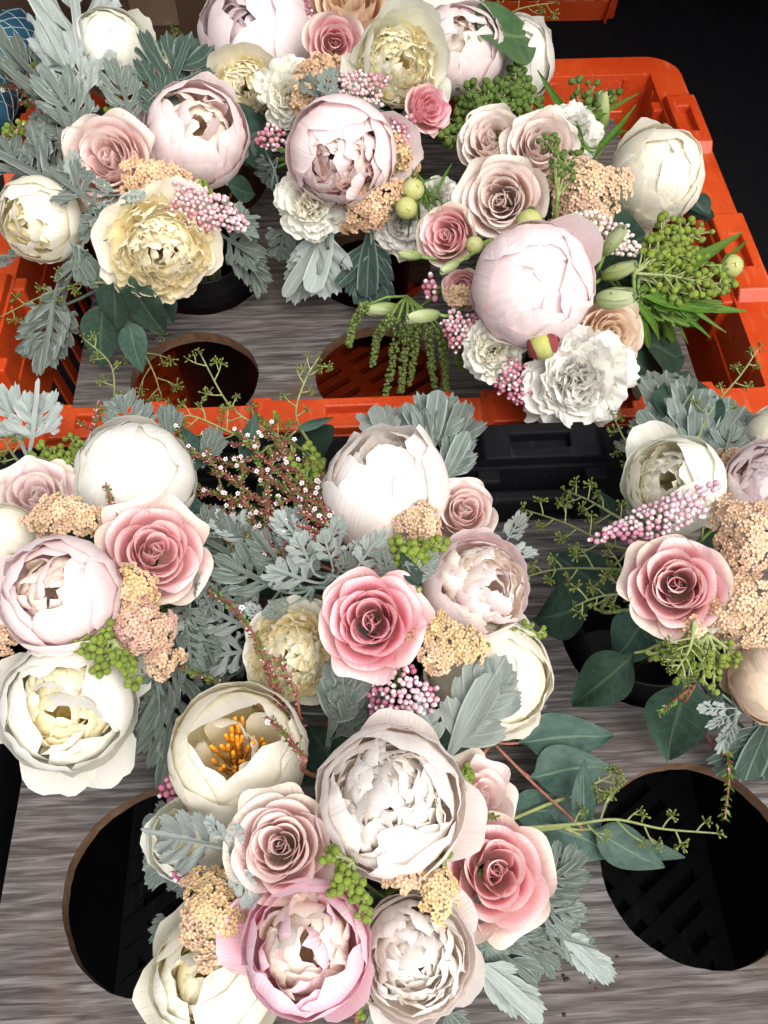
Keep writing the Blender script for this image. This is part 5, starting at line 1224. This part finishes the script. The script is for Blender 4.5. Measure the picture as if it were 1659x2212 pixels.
# waxflower spray between b4 and b5
wax('b5', [(680, 1160), (560, 1080), (440, 990), (330, 925)], 'long waxflower branch reaching over the white globe to the orange rim', nbr=8, blooms=.7, dh=.004, size=7.5)
wax('b5', [(690, 1150), (600, 1120), (500, 1080), (400, 1040)], 'waxflower branch with white blossoms right of the white globe', nbr=9, blooms=1.6, dh=.004, size=7.5)
wax('b5', [(700, 1140), (640, 1060), (560, 980), (510, 930)], 'waxflower branch with dark pink buds rising to the orange rim', nbr=9, blooms=.8, dh=-.002, size=7.5)
wax('b5', [(710, 1150), (670, 1060), (620, 990), (590, 940)], 'leafy waxflower branch beside the white frilled peony', nbr=8, blooms=.5, dh=-.002, size=7.5)
wax('b5', [(715, 1170), (700, 1110), (690, 1060), (700, 1020)], 'short dense waxflower branch touching the white frilled peony', nbr=6, blooms=.4, dh=.002, size=7.5)
wax('b5', [(690, 1180), (620, 1190), (540, 1190), (430, 1140)], 'low waxflower branch with white blossoms above the silver leaves', nbr=8, blooms=1.2, dh=.002, size=7.5)
wax('b5', [(640, 1650), (600, 1500), (520, 1330), (385, 1240)], 'arching red waxflower twig crossing in front of the lemon bomb peony', dh=.020, leafy=1.2, buds=.9, size=9, blooms=.15)
wax('b7', [(660, 1640), (580, 1550), (480, 1480), (385, 1440)], 'arching waxflower twig lying over the orange stamen peony', dh=.024, leafy=1.3, buds=.6, size=9, blooms=.1)
wax('b5', [(650, 1600), (640, 1500), (600, 1420)], 'short waxflower twig beside the long serrated silver leaf', dh=.016, leafy=.6, buds=1.0, size=9, blooms=.4)
# ---------------------------------------------------------------- bouquet b5 (deep pink rose)
F('b5', 'open', 832, 1062, 250, (.0, 1.0), 'blushwhite', 'tall white frilled peony above the deep pink rose bouquet', n_in=40, bowl=132, sz=1.25, loose=2, dh=-.006)
F('b5', 'rose', 1003, 1105, 138, (.1, .2), 'roselight', 'small pale pink rose right of the tall white peony', N=20, openness=.8)
F('b5', 'open', 1030, 1270, 220, (.55, .12), 'blush', 'blush peony seen from the side spilling frilled petals to the right', n_in=36, bowl=108, loose=3, dh=.0)
F('b5', 'rose', 800, 1342, 198, (-.05, .02), 'rosedeep', 'deep pink open rose facing up in the middle bouquet', N=30, openness=1.15, dh=.012)
F('b5', 'bomb', 632, 1420, 200, (-.3, -.15), 'palecream', 'lemon bomb peony behind the arching red waxflower twig', gp=45, m=84, dh=-.008)
F('b5', 'globe', 1065, 1460, 230, (.3, -.1), 'cream', 'cream peony half hidden behind the big silver oak shaped leaf', loose=4, tight=.95, dh=-.012)
Cc('b5', 'yarrow', 962, 1388, 165, 110, (.05, .0), ('d0b080', 'd2a888', 'c8a85c'), 'peach yarrow head right of the deep pink rose', dh=.012, sp=13, twist=-.3)
Cc('b5', 'yarrow', 905, 1132, 100, 95, (.05, .2), ('c8a07c', 'd0b088'), 'tan yarrow head between the tall white peony and the pale pink rose', dh=.002, sp=13, twist=.7)
Cc('b5', 'rice', 868, 1500, 150, 110, (0, -.1), ('b06480', 'c890a4', 'd8bcc4'), 'pink rice flower head below the deep pink rose', dh=.006, sp=13.5)
berries('b5', (900, 1240), [(850, 1170), (875, 1210), (920, 1170), (960, 1170), (910, 1200), (880, 1180)], 'green berry cluster above the deep pink rose', n=9, br=10.5, spread=28, dh=.016)
berries('b5', (690, 1060), [(620, 1000), (660, 960), (650, 1030), (680, 990)], 'green berry sprig amid the waxflower branches', n=9, br=9, spread=22, dh=-.006)
berries('b5', (1060, 1390), [(1100, 1340), (1150, 1360), (1180, 1365), (1080, 1420), (1040, 1400)], 'green berry cluster under the sideways blush peony', n=10, br=7.6, spread=24, dh=.004)
berries('b5', (830, 1560), [(815, 1530), (835, 1540)], 'few green berries beside the long serrated silver leaf', n=6, br=8, spread=20, dh=.006)
leaves('b5', 'oak', 'dustypale', [(960, 1650, .032, 1090, 1420, .036, 1.0), (955, 1630, .020, 880, 1520, .014, .9)], 'very large pale silver oak shaped leaf below the peach yarrow', tilt=.12)
leaves('b5', 'oak', 'dusty', [(705, 1610, .014, 770, 1370, .014, .75), (715, 1600, .008, 790, 1540, .0, .9)], 'long serrated silver green leaf beside the deep pink rose', tilt=.35)
leaves('b5', 'oak', 'dusty', [(760, 1590, .006, 740, 1480, .01, 1.0), (780, 1570, .0, 810, 1480, .004)], 'dark serrated leaf right of the long silver one')
leaves('b5', 'dusty', 'dustypale', [(680, 1240, .006, 640, 1160, .012), (720, 1230, .008, 700, 1150, .014), (690, 1260, .008, 590, 1240, .006), (760, 1240, .01, 830, 1150, .02, .9)], 'pale silver leaves between waxflower and the deep pink rose', tilt=.3)
leaves('b5', 'fern', 'dusty', [(640, 1260, .0, 560, 1180, .004), (620, 1280, .0, 500, 1230, -.002), (640, 1300, .0, 580, 1330, .0), (600, 1260, .0, 690, 1190, .006), (720, 1250, .006, 770, 1190, .012), (850, 1260, .012, 820, 1190, .018)], 'many lobed silver leaves above the lemon bomb peony')
leaves('b5', 'fern', 'dustypale', [(560, 1370, -.006, 440, 1310, -.002, .9), (560, 1400, -.008, 430, 1430, -.01, .8), (550, 1330, -.006, 470, 1250, .0, .8), (570, 1350, -.004, 530, 1300, .006)], 'white veined silver leaves left of the lemon bomb peony', tilt=.3)
leaves('b5', 'dusty', 'dusty', [(880, 1260, .014, 940, 1200, .02), (900, 1270, .012, 880, 1210, .02)], 'curled silver leaf over the top of the deep pink rose')
leaves('b5', 'euc', 'darkleaf', [(905, 1270, .016, 870, 1190, .024, .9)], 'narrow dark leaf standing beside the sideways blush peony', name='eucalyptus_sprig', group='eucalyptus sprigs in the bouquets', smat='eucstem')
leaves('b5', 'oak', 'dustypale', [(835, 960, -.01, 805, 870, .0, .9), (850, 960, -.01, 850, 850, .0, .9), (860, 960, -.01, 890, 890, .0)], 'pale silver leaf fan behind the tall white peony', tilt=.2)
leaves('b5', 'oak', 'dusty', [(930, 990, -.01, 940, 850, .004, .8), (950, 1010, -.012, 1000, 880, .0, .7), (950, 1050, -.012, 1000, 960, -.002, .9), (930, 980, -.01, 890, 890, .0, .8)], 'green silver leaves between the tall white peony and the orange rim', tilt=.25)
leaves('b5', 'dusty', 'dustypale', [(1085, 1180, -.02, 1130, 1120, -.01, .7), (1080, 1200, -.02, 1150, 1195, -.02, .6)], 'thin pale silver leaf against the black crate wall', tilt=.2)
leaves('b5', 'euc', 'darkleaf', [(600, 1150, -.03, 520, 1090, -.03, 1.5), (560, 1160, -.03, 470, 1160, -.03, 1.5), (640, 1060, -.03, 560, 1010, -.03, 1.5), (620, 1240, -.03, 540, 1260, -.03, 1.5), (560, 1450, -.04, 470, 1400, -.04, 1.4), (700, 1000, -.03, 640, 930, -.03, 1.4), (540, 1290, -.035, 450, 1320, -.035, 1.5), (770, 1560, -.02, 700, 1500, -.02, 1.6)], 'dark leaf collar tucked under the waxflower and silver leaves', name='eucalyptus_sprig', group='eucalyptus sprigs in the bouquets', smat='eucstem')
seeds('b5', [(700, 1000), (600, 940), (500, 880), (430, 760)], 'seeded eucalyptus twig arching over the round hole of the orange crate', nbr=9, blen=60, size=16, dh=-.01)
seeds('b5', [(690, 990), (640, 900), (660, 820), (690, 770)], 'seeded eucalyptus twig standing up before the front orange rim', nbr=8, blen=60, size=16, dh=-.01)
seeds('b5', [(560, 960), (490, 930), (420, 900), (370, 900)], 'seeded eucalyptus twig lying along the orange rim', nbr=8, blen=50, size=16, dh=-.008)
leaves('b5', 'euc', 'euc', [(520, 1000, -.015, 560, 890, -.005, .7), (640, 930, -.01, 720, 900, -.005, .5)], 'thin folded eucalyptus leaves at the orange rim', name='eucalyptus_sprig', group='eucalyptus sprigs in the bouquets', smat='eucstem')
# ---------------------------------------------------------------- bouquet b6 (right edge)
F('b6', 'open', 1455, 1045, 200, (-.15, .15), 'lemonwhite', 'pale cream cup peony above pink rice flower at the right bouquet', n_in=20, bowl=120, loose=2)
F('b6', 'rose', 1462, 1265, 192, (.0, .05), 'rose', 'pink rose with pale edges beside tan yarrow over the black jar', N=28, openness=1.1, dh=.008)
F('b6', 'open', 1665, 1045, 180, (.2, .1), 'lav', 'lavender pink peony cut off at the right edge', n_in=16, dh=.006, loose=1)
F('b6', 'globe', 1690, 955, 150, (.2, .2), 'cream', 'cream peony above the lavender pink one', dh=-.012)
F('b6', 'globe', 1672, 1475, 165, (.2, -.3), 'peach', 'peach cream peony hanging below the tan yarrow', dh=-.012, loose=3)
Cc('b6', 'yarrow', 1592, 1000, 100, 60, (0, .2), ('c49c70', 'c8a078'), 'small tan yarrow behind the pink rice flower at the right bouquet', sp=13)
Cc('b6', 'yarrow', 1610, 1170, 130, 185, (.0, .0), ('cca47c', 'c89878', 'd0a884'), 'tall tan yarrow head above its twin right of the pink rose', dh=.006, sp=13.5)
Cc('b6', 'yarrow', 1590, 1320, 165, 140, (.0, -.1), ('d0a880', 'c89c78', 'd0ac80'), 'wide tan yarrow head below the tall one', dh=.002, sp=13.5)
Cc('b6', 'yarrow', 1498, 1358, 45, 40, (0, -.1), ('d0b478', 'd4b888'), 'yellow yarrow scrap under the pink rose with pale edges', dh=.006, sp=13)
Cc('b6', 'rice', 1425, 1118, 260, 80, (-.05, .1), ('b0607c', 'c88aa0', 'd8b8c0'), 'long pink rice flower spray above the pale edged rose', dh=.012, sp=13, twist=.35)
berries('b6', (1530, 1370), [(1400, 1415), (1440, 1420), (1480, 1440), (1500, 1400), (1560, 1440), (1520, 1480), (1460, 1480), (1590, 1430), (1540, 1500)], 'green berry cluster over the black jar', n=10, br=7.8, spread=26, dh=.004)
seeds('b6', [(1500, 1340), (1490, 1400), (1460, 1450)], 'seed pods mixed with green berries over the black jar', nbr=10, blen=50, size=16, dh=.012)
leaves('b6', 'oak', 'dusty', [(1480, 970, -.012, 1440, 790, .01, .85), (1490, 980, -.012, 1535, 830, .004), (1530, 990, -.014, 1615, 870, -.002, 1.05), (1460, 980, -.012, 1385, 910, -.006), (1500, 990, -.008, 1500, 880, .008, .8)], 'tall silver dusty miller leaves in front of the orange rim', tilt=.2)
leaves('b6', 'euc', 'euc', [(1485, 950, -.012, 1500, 780, .01, 1.0), (1440, 1000, -.02, 1400, 880, -.01)], 'blue green eucalyptus leaf standing among tall silver leaves', name='eucalyptus_sprig', group='eucalyptus sprigs in the bouquets', smat='eucstem', tilt=.1)
seeds('b6', [(1500, 960), (1540, 880), (1600, 810), (1640, 750)], 'seeded eucalyptus twig rising before the right end of the orange rim', nbr=7, blen=45, size=15)
seeds('b6', [(1400, 1020), (1360, 970), (1320, 890)], 'seeded eucalyptus twig under the white carnation rim', nbr=6, blen=45, size=16, dh=-.005)
seeds('b6', [(1430, 1190), (1330, 1180), (1220, 1130), (1130, 1100)], 'seeded eucalyptus twig across the black crate wall', nbr=9, blen=70, size=19, dh=-.004)
seeds('b6', [(1430, 1240), (1330, 1230), (1200, 1230), (1090, 1260)], 'seeded eucalyptus twig reaching the sideways blush peony', nbr=10, blen=60, size=18, dh=-.002)
seeds('b6', [(1420, 1160), (1340, 1120), (1270, 1080), (1220, 1060)], 'upper seeded eucalyptus twig left of the rice flower spray', nbr=9, blen=60, size=18, dh=-.006)
seeds('b6', [(1430, 1270), (1360, 1280), (1290, 1290), (1240, 1310)], 'short seeded eucalyptus twig by the broad leaf', nbr=7, blen=50, size=18, dh=-.002)
leaves('b6', 'euc', 'euc', [(1285, 1305, -.012, 1140, 1330, -.012, 1.25), (1330, 1290, -.02, 1180, 1170, -.02, .8), (1340, 1260, -.03, 1180, 1240, -.03, 1.0)], 'broad eucalyptus leaf beside the sideways blush peony', name='eucalyptus_sprig', group='eucalyptus sprigs in the bouquets', smat='eucstem', tilt=.15)
leaves('b6', 'euc', 'euc', [(1370, 1410, -.01, 1235, 1535, -.02, .9), (1400, 1330, -.015, 1310, 1430, -.03, 1.2), (1450, 1360, -.012, 1400, 1420, -.02, 1.1), (1480, 1460, -.02, 1450, 1650, -.05, 1.0)], 'drooping eucalyptus leaves over the black jar and plywood', name='eucalyptus_sprig', group='eucalyptus sprigs in the bouquets', smat='eucstem', tilt=.15)
leaves('b6', 'fern', 'dustypale', [(1590, 1530, .0, 1500, 1530, -.002, .7), (1600, 1540, .0, 1560, 1610, -.006, .6), (1590, 1540, .0, 1530, 1570, -.005, .6)], 'thin white silver leaf below the green berries', tilt=.2)
leaves('b6', 'oak', 'dustydark', [(1670, 1540, -.01, 1600, 1700, -.04, 1.2), (1560, 1500, -.015, 1540, 1560, -.03, 1.3), (1680, 1600, -.02, 1580, 1600, -.03)], 'dark green lobed leaf with pale edge at the right board edge', tilt=.2)
wax('b6', [(1570, 1600), (1575, 1680), (1565, 1770)], 'small leafy waxflower tip hanging over the empty round hole', dh=-.025, leafy=1.6, buds=.2, size=9)
wax('b6', [(1500, 1480), (1460, 1510), (1425, 1540)], 'small leafy waxflower tip over the front wall of the black jar', dh=-.005, leafy=1.6, buds=.2, size=8)
leaves('b6', 'euc', 'darkleaf', [(1560, 1400, -.04, 1450, 1330, -.04, 1.3), (1520, 1120, -.03, 1400, 1080, -.03, 1.4), (1600, 1420, -.04, 1650, 1560, -.05, 1.4), (1570, 1250, -.03, 1560, 1130, -.03, 1.4), (1330, 1130, -.035, 1300, 1060, -.03, .8)], 'dark leaf collar under the yarrow of the right bouquet', name='eucalyptus_sprig', group='eucalyptus sprigs in the bouquets', smat='eucstem')
# ---------------------------------------------------------------- bouquet b7 (orange stamens)
F('b7', 'stamen', 515, 1628, 272, (-.02, .32), 'cream', 'cream bowl peony showing orange stamens', bowl=140, loose=0, inner=5, nst=34, dh=.0)
F('b7', 'open', 842, 1735, 300, (.0, .08), 'blushwhite', 'huge white blush peony full of crinkled petals below the silver leaf', n_in=56, bowl=112, loose=3, dh=.014)
F('b7', 'rose', 605, 1828, 205, (-.1, .05), 'roselight', 'pale pink rose below the orange stamen peony', N=30, openness=1.0, dh=.004)
F('b7', 'rose', 1068, 1882, 225, (.12, .02), 'rose', 'pink rose at the right of the front bouquet beside eucalyptus leaves', N=22, openness=1.15, dh=.002)
F('b7', 'open', 662, 2045, 258, (.02, -.02), 'pinkpeony', 'bright pink cup peony in the front bouquet', n_in=10, bowl=114, loose=3, dh=.008)
F('b7', 'open', 895, 2065, 240, (.1, -.2), 'blushwhite', 'ruffled white peony right of the bright pink cup peony', n_in=46, bowl=108, loose=4, dh=.0)
F('b7', 'open', 462, 2110, 245, (-.15, -.1), 'cream', 'cream peony left of the bright pink cup peony', n_in=14, bowl=126, loose=3, dh=-.004)
F('b7', 'open', 412, 1812, 180, (-.5, .1), 'palecream', 'loose white peony with broad petals over the dark hole', n_in=6, bowl=106, loose=4, dh=-.018)
F('b7', 'rose', 1035, 1722, 150, (.5, .2), 'roselight', 'blush rose tucked behind the huge white peony with one wide petal out', N=14, openness=1.4, dh=-.016)
Cc('b7', 'yarrow', 465, 1970, 145, 185, (-.1, 0), ('c4a07c', 'c89c78', 'd4b068'), 'large tan yarrow head left of the pale pink rose', dh=.008, sp=14)
Cc('b7', 'yarrow', 945, 1930, 75, 105, (.05, 0), ('d4b868', 'd8b880'), 'yellow yarrow head beside the front pink rose', dh=.010, sp=14)
Cc('b7', 'yarrow', 875, 1892, 90, 50, (0, 0), ('c8a07c', 'c49478'), 'tan yarrow strip under the huge white peony', dh=.004, sp=14)
Cc('b7', 'yarrow', 560, 1890, 50, 60, (0, 0), ('b89468', 'bc9470'), 'brown yarrow scrap left of the pale pink rose', dh=-.006, sp=13)
berries('b7', (760, 1860), [(715, 1850), (740, 1900), (720, 1930), (770, 1930), (790, 1960), (800, 1990), (750, 1880)], 'green berry cluster in the middle of the front bouquet', n=9, br=10, spread=26, dh=.012)
berries('b7', (1000, 1690), [(980, 1660), (1015, 1680), (1010, 1660)], 'green berries right of the huge white peony', n=7, br=8.5, spread=20, dh=.006)
berries('b7', (960, 1870), [(945, 1840), (965, 1840)], 'green berries above the yellow yarrow', n=6, br=8.5, spread=20, dh=.008)
berries('b7', (770, 2160), [(760, 2120), (790, 2150), (775, 2190)], 'green berries between the pink cup and ruffled white peony', n=8, br=9, spread=22, dh=-.004)
Cc('b7', 'rice', 368, 1700, 40, 70, (-.2, .1), ('b85c78', 'cc88a0'), 'pink rice flower bit left of the orange stamen peony', sp=14, dh=-.012)
Cc('b7', 'rice', 405, 1885, 75, 50, (-.1, 0), ('b0607c', 'cc90a4'), 'pink rice flower bit above the front tan yarrow', sp=15, dh=.0)
leaves('b7', 'dusty', 'dustypale', [(500, 1835, .016, 345, 1800, .012, .75), (500, 1840, .018, 520, 1770, .03, .8), (505, 1850, .014, 545, 1960, .018, .8), (500, 1835, .02, 440, 1760, .03, .6)], 'white silver leaves lying over the loose white peony', tilt=.25)
leaves('b7', 'oak', 'dusty', [(395, 1830, -.02, 300, 1880, -.03, 1.0), (400, 1790, -.025, 310, 1780, -.03), (420, 1870, -.02, 360, 1910, -.03)], 'blue silver leaf over the left dark hole', tilt=.2)
leaves('b7', 'fern', 'dusty', [(1110, 1960, -.01, 1250, 1860, -.01, 1.1), (1130, 1980, -.012, 1270, 1960, -.015, 1.1), (1120, 2000, -.015, 1180, 2090, -.03), (1150, 2000, -.015, 1290, 2060, -.03, .9)], 'green silver leaves spreading right under the front pink rose', tilt=.3)
leaves('b7', 'oak', 'dustypale', [(1190, 2000, -.02, 1320, 2110, -.03, .7), (1010, 2060, -.012, 1150, 2180, -.02, .6)], 'pale silver leaf tips at the lower right over the plywood', tilt=.3)
leaves('b7', 'fern', 'dusty', [(1020, 2000, -.014, 1110, 2090, -.025), (1010, 1980, -.014, 1060, 2060, -.02), (1000, 2040, -.015, 1090, 2110, -.03), (1000, 1960, -.01, 1090, 1990, -.012)], 'silver leaves tucked beside the ruffled white peony')
leaves('b7', 'oak', 'dusty', [(990, 2130, -.02, 1000, 2200, -.03), (960, 2180, -.02, 990, 2230, -.03), (800, 2170, -.02, 830, 2230, -.02)], 'silver leaf bits under the ruffled white peony')
leaves('b7', 'euc', 'euc', [(1010, 1560, -.02, 1170, 1570, -.03, 1.0), (1120, 1605, -.02, 1325, 1575, -.03, .95), (1145, 1680, -.02, 1315, 1650, -.025, 1.2), (1260, 1790, -.012, 1265, 1640, .0, .7)], 'large dark eucalyptus leaves on the plywood right of the silver leaf', name='eucalyptus_sprig', group='eucalyptus sprigs in the bouquets', smat='twig', tilt=.12, base=(1060, 1600, -.02))
leaves('b7', 'euc', 'euc', [(1140, 1770, -.03, 1330, 1840, -.035, 1.3), (1280, 1790, -.022, 1440, 1880, -.03, 1.0), (1100, 1760, -.03, 1240, 1740, -.03), (1340, 1830, -.035, 1480, 1850, -.04, .6)], 'eucalyptus leaves leaning over the empty dark hole', name='eucalyptus_sprig', group='eucalyptus sprigs in the bouquets', smat='eucstem', tilt=.12)
seeds('b7', [(1110, 1790), (1240, 1780), (1330, 1770), (1430, 1790), (1550, 1800)], 'long seeded eucalyptus twig over the empty dark hole', nbr=9, blen=75, size=18, dh=-.004, heights=[0, 0, -.004, -.006, -.006])
seeds('b7', [(1200, 1740), (1270, 1700), (1330, 1670)], 'seed pods behind the large dark eucalyptus leaves', nbr=7, blen=45, size=19, dh=-.03)
wax('b7', [(980, 1750), (1030, 1755), (1070, 1765)], 'short leafy waxflower tip over the blush rose petal', dh=.012, leafy=1.6, buds=.4, size=9)
wax('b7', [(770, 2200), (760, 2150), (750, 2110)], 'short waxflower twig under the bright pink cup peony', dh=.0, leafy=.8, buds=1, size=9)
leaves('b7', 'euc', 'darkleaf', [(700, 1950, -.035, 560, 1900, -.04, 1.4), (760, 1960, -.03, 850, 1960, -.03, 1.4), (740, 1700, -.03, 680, 1560, -.03, 1.4), (860, 1960, -.03, 1000, 1950, -.03, 1.3), (640, 1750, -.03, 690, 1780, -.03, 1.4), (560, 2050, -.03, 470, 1900, -.035, 1.4), (780, 2060, -.03, 780, 2180, -.03, 1.4), (900, 1620, -.03, 1000, 1600, -.03, 1.3)], 'dark leaf collar tucked under the blooms of the front bouquet', name='eucalyptus_sprig', group='eucalyptus sprigs in the bouquets', smat='eucstem')
for b, lab, pts in (('b1', 'dark leaf collar tucked under the lemon bomb peony bouquet', [(300, 440, 200, 480), (330, 470, 440, 500), (280, 300, 150, 280), (340, 330, 380, 200), (240, 420, 120, 440), (330, 500, 300, 600)]),
                    ('b2', 'dark leaf collar tucked under the back bouquet', [(760, 280, 620, 280), (780, 250, 680, 120), (800, 280, 900, 200), (780, 320, 880, 420), (740, 330, 660, 420), (820, 220, 960, 160), (760, 380, 780, 480)]),
                    ('b3', 'dark leaf collar tucked under the berry spray bouquet', [(1180, 560, 1040, 520), (1200, 500, 1100, 360), (1240, 500, 1330, 380), (1260, 580, 1380, 620), (1230, 660, 1300, 780), (1150, 660, 1050, 700), (1190, 700, 1160, 800), (1260, 540, 1400, 500)]),
                    ('b4', 'dark leaf collar tucked under the white globe bouquet', [(200, 1250, 60, 1200), (220, 1200, 200, 1060), (250, 1280, 380, 1260), (220, 1320, 240, 1440), (180, 1320, 60, 1400), (250, 1200, 340, 1080)])):
    leaves(b, 'euc', 'darkleaf', [(x0, y0, -.03, x1, y1, -.035, 1.5) for x0, y0, x1, y1 in pts], lab, name='eucalyptus_sprig', group='eucalyptus sprigs in the bouquets', smat='eucstem')

# soil crumbs on the front board
def crumbs():
    rng = random.Random(5); mb = MB(); o = at(1215, 2110, LOWB)
    for i in range(16):
        s = rng.uniform(.0004, .0016); p = np.array((rng.gauss(0, .012), rng.gauss(0, .010), s * .4))
        mb.add(ICO1[0] * np.array((s, s * rng.uniform(.5, 1), s * .6)) + p, ICO1[1])
    tag(ob('soil_crumbs', mb.build('soil_crumbs', simple_mat('dark_soil', '2a1c14', '3a281c', scale=900)), loc=o), 'dark soil crumbs scattered on the front plywood', 'soil', kind='stuff')
crumbs()

# more foliage round the bouquets
for b, kind, mat, lab, L_ in (
    ('b1', 'dusty', 'dusty', 'grey leaves over the crate edge left of the cream yellow peony', [(150, 260, .0, 50, 240, .0), (70, 400, .0, 5, 330, .0), (60, 540, -.01, 0, 590, -.02), (30, 420, .0, -30, 460, -.01)]),
    ('b2', 'dusty', 'dusty', 'grey leaves below the cream peony with ruffled heart', [(560, 290, -.01, 510, 350, -.02), (600, 340, -.01, 560, 400, -.03), (620, 470, -.01, 600, 570, -.03)]),
    ('b4', 'dusty', 'dusty', 'silver leaves filling the gap right of the large pink rose', [(420, 1190, -.012, 470, 1110, -.005), (430, 1230, -.012, 520, 1170, -.004), (420, 1270, -.012, 500, 1250, -.006), (390, 1290, -.012, 440, 1390, -.015)]),
    ('b5', 'dusty', 'dusty', 'dense silver leaves left of the arching red waxflower twig', [(560, 1230, -.004, 450, 1170, .0), (650, 1210, .0, 620, 1110, .006), (540, 1270, -.006, 430, 1250, -.004), (500, 1390, -.012, 410, 1330, -.01), (520, 1450, -.012, 430, 1500, -.02), (540, 1480, -.012, 470, 1560, -.02)]),
    ('b5', 'fern', 'dustypale', 'pale silver leaves between the waxflower and the tall white peony', [(700, 1200, .004, 740, 1120, .012), (730, 1210, .008, 800, 1170, .016), (660, 1180, .002, 600, 1130, .006), (560, 1180, -.002, 480, 1140, .0)]),
    ('b5', 'oak', 'dusty', 'grey leaf bits under the cream peony beside the big silver leaf', [(1100, 1520, -.02, 1170, 1500, -.025), (900, 1560, -.004, 860, 1600, -.004), (640, 1540, -.02, 600, 1490, -.015)]),
    ('b6', 'dusty', 'dusty', 'grey leaves behind the pale cream cup peony', [(1400, 1000, -.012, 1350, 930, -.01), (1560, 1010, -.012, 1580, 930, -.005), (1620, 990, -.012, 1650, 900, -.005)]),
    ('b7', 'fern', 'dusty', 'grey green leaves below the front pink rose', [(1080, 1990, -.012, 1150, 1950, -.008), (1060, 2020, -.014, 1150, 2030, -.018), (1150, 1930, -.012, 1210, 1860, -.012), (980, 1980, -.01, 1030, 2040, -.018)]),
    ('b7', 'dusty', 'dusty', 'silver leaves at the left of the front tan yarrow', [(430, 1900, -.014, 350, 1870, -.02), (400, 1960, -.02, 350, 2040, -.03), (430, 2000, -.02, 390, 2080, -.03)])):
    leaves(b, kind, mat, L_, lab)
needle = [(1390 + (k % 5) * 6, 600 + (k % 4) * 22, .004, 1470 + (k * 37) % 110, 520 + (k * 53) % 230, .002 + (k % 3) * .006) for k in range(26)]
leaves('b3', 'lance', 'green', needle, 'feathery fresh green needles under the large right berry spray', name='green_sprig', group='green leaf sprigs in the bouquets', smat='stem', wid=.75)
berries('b3', (1090, 300), [(930, 290), (990, 240), (1080, 200), (1140, 180), (1170, 230), (1000, 270)], 'lower green berry spray left of the faded garden rose', mat='berrydark', n=16, br=8.8, spread=32, dh=.006)
berries('b3', (1380, 600), [(1450, 500), (1500, 530), (1430, 620), (1500, 640), (1560, 590)], 'fresh green berry spray above the spiky green leaves', n=18, br=8.6, spread=34, dh=.012)
wax('b5', [(690, 1120), (590, 1040), (490, 1000), (410, 980)], 'leafy waxflower branch behind the white globe peony', nbr=9, blooms=.3, dh=-.006, leafy=1.3, size=7.5)
wax('b5', [(700, 1100), (640, 1010), (600, 950), (560, 900)], 'leafy waxflower branch tip at the orange rim', nbr=8, blooms=.2, dh=-.008, leafy=1.5, size=7.5)
wax('b5', [(700, 1160), (610, 1150), (520, 1120), (430, 1090)], 'reddish waxflower branch among silver leaves', nbr=9, blooms=1.2, dh=-.002, leafy=.9, size=7.5)

needle = [(1210 + (k % 4) * 10, 300 - (k % 3) * 12, .0, 1170 + (k * 41) % 180, 170 + (k * 29) % 110, .004 + (k % 3) * .005) for k in range(16)]
leaves('b3', 'lance', 'green', needle, 'fresh green needles behind the white lisianthus and garden roses', name='green_sprig', group='green leaf sprigs in the bouquets', smat='stem', wid=.7)
needle = [(900 + (k % 4) * 14, 400 + (k % 3) * 20, .0, 870 + (k * 31) % 110, 330 + (k * 47) % 160, .002 + (k % 3) * .004) for k in range(14)]
leaves('b2', 'lance', 'green', needle, 'fresh green needles between the olive yarrow and the open garden rose', name='green_sprig', group='green leaf sprigs in the bouquets', smat='stem', wid=.8)
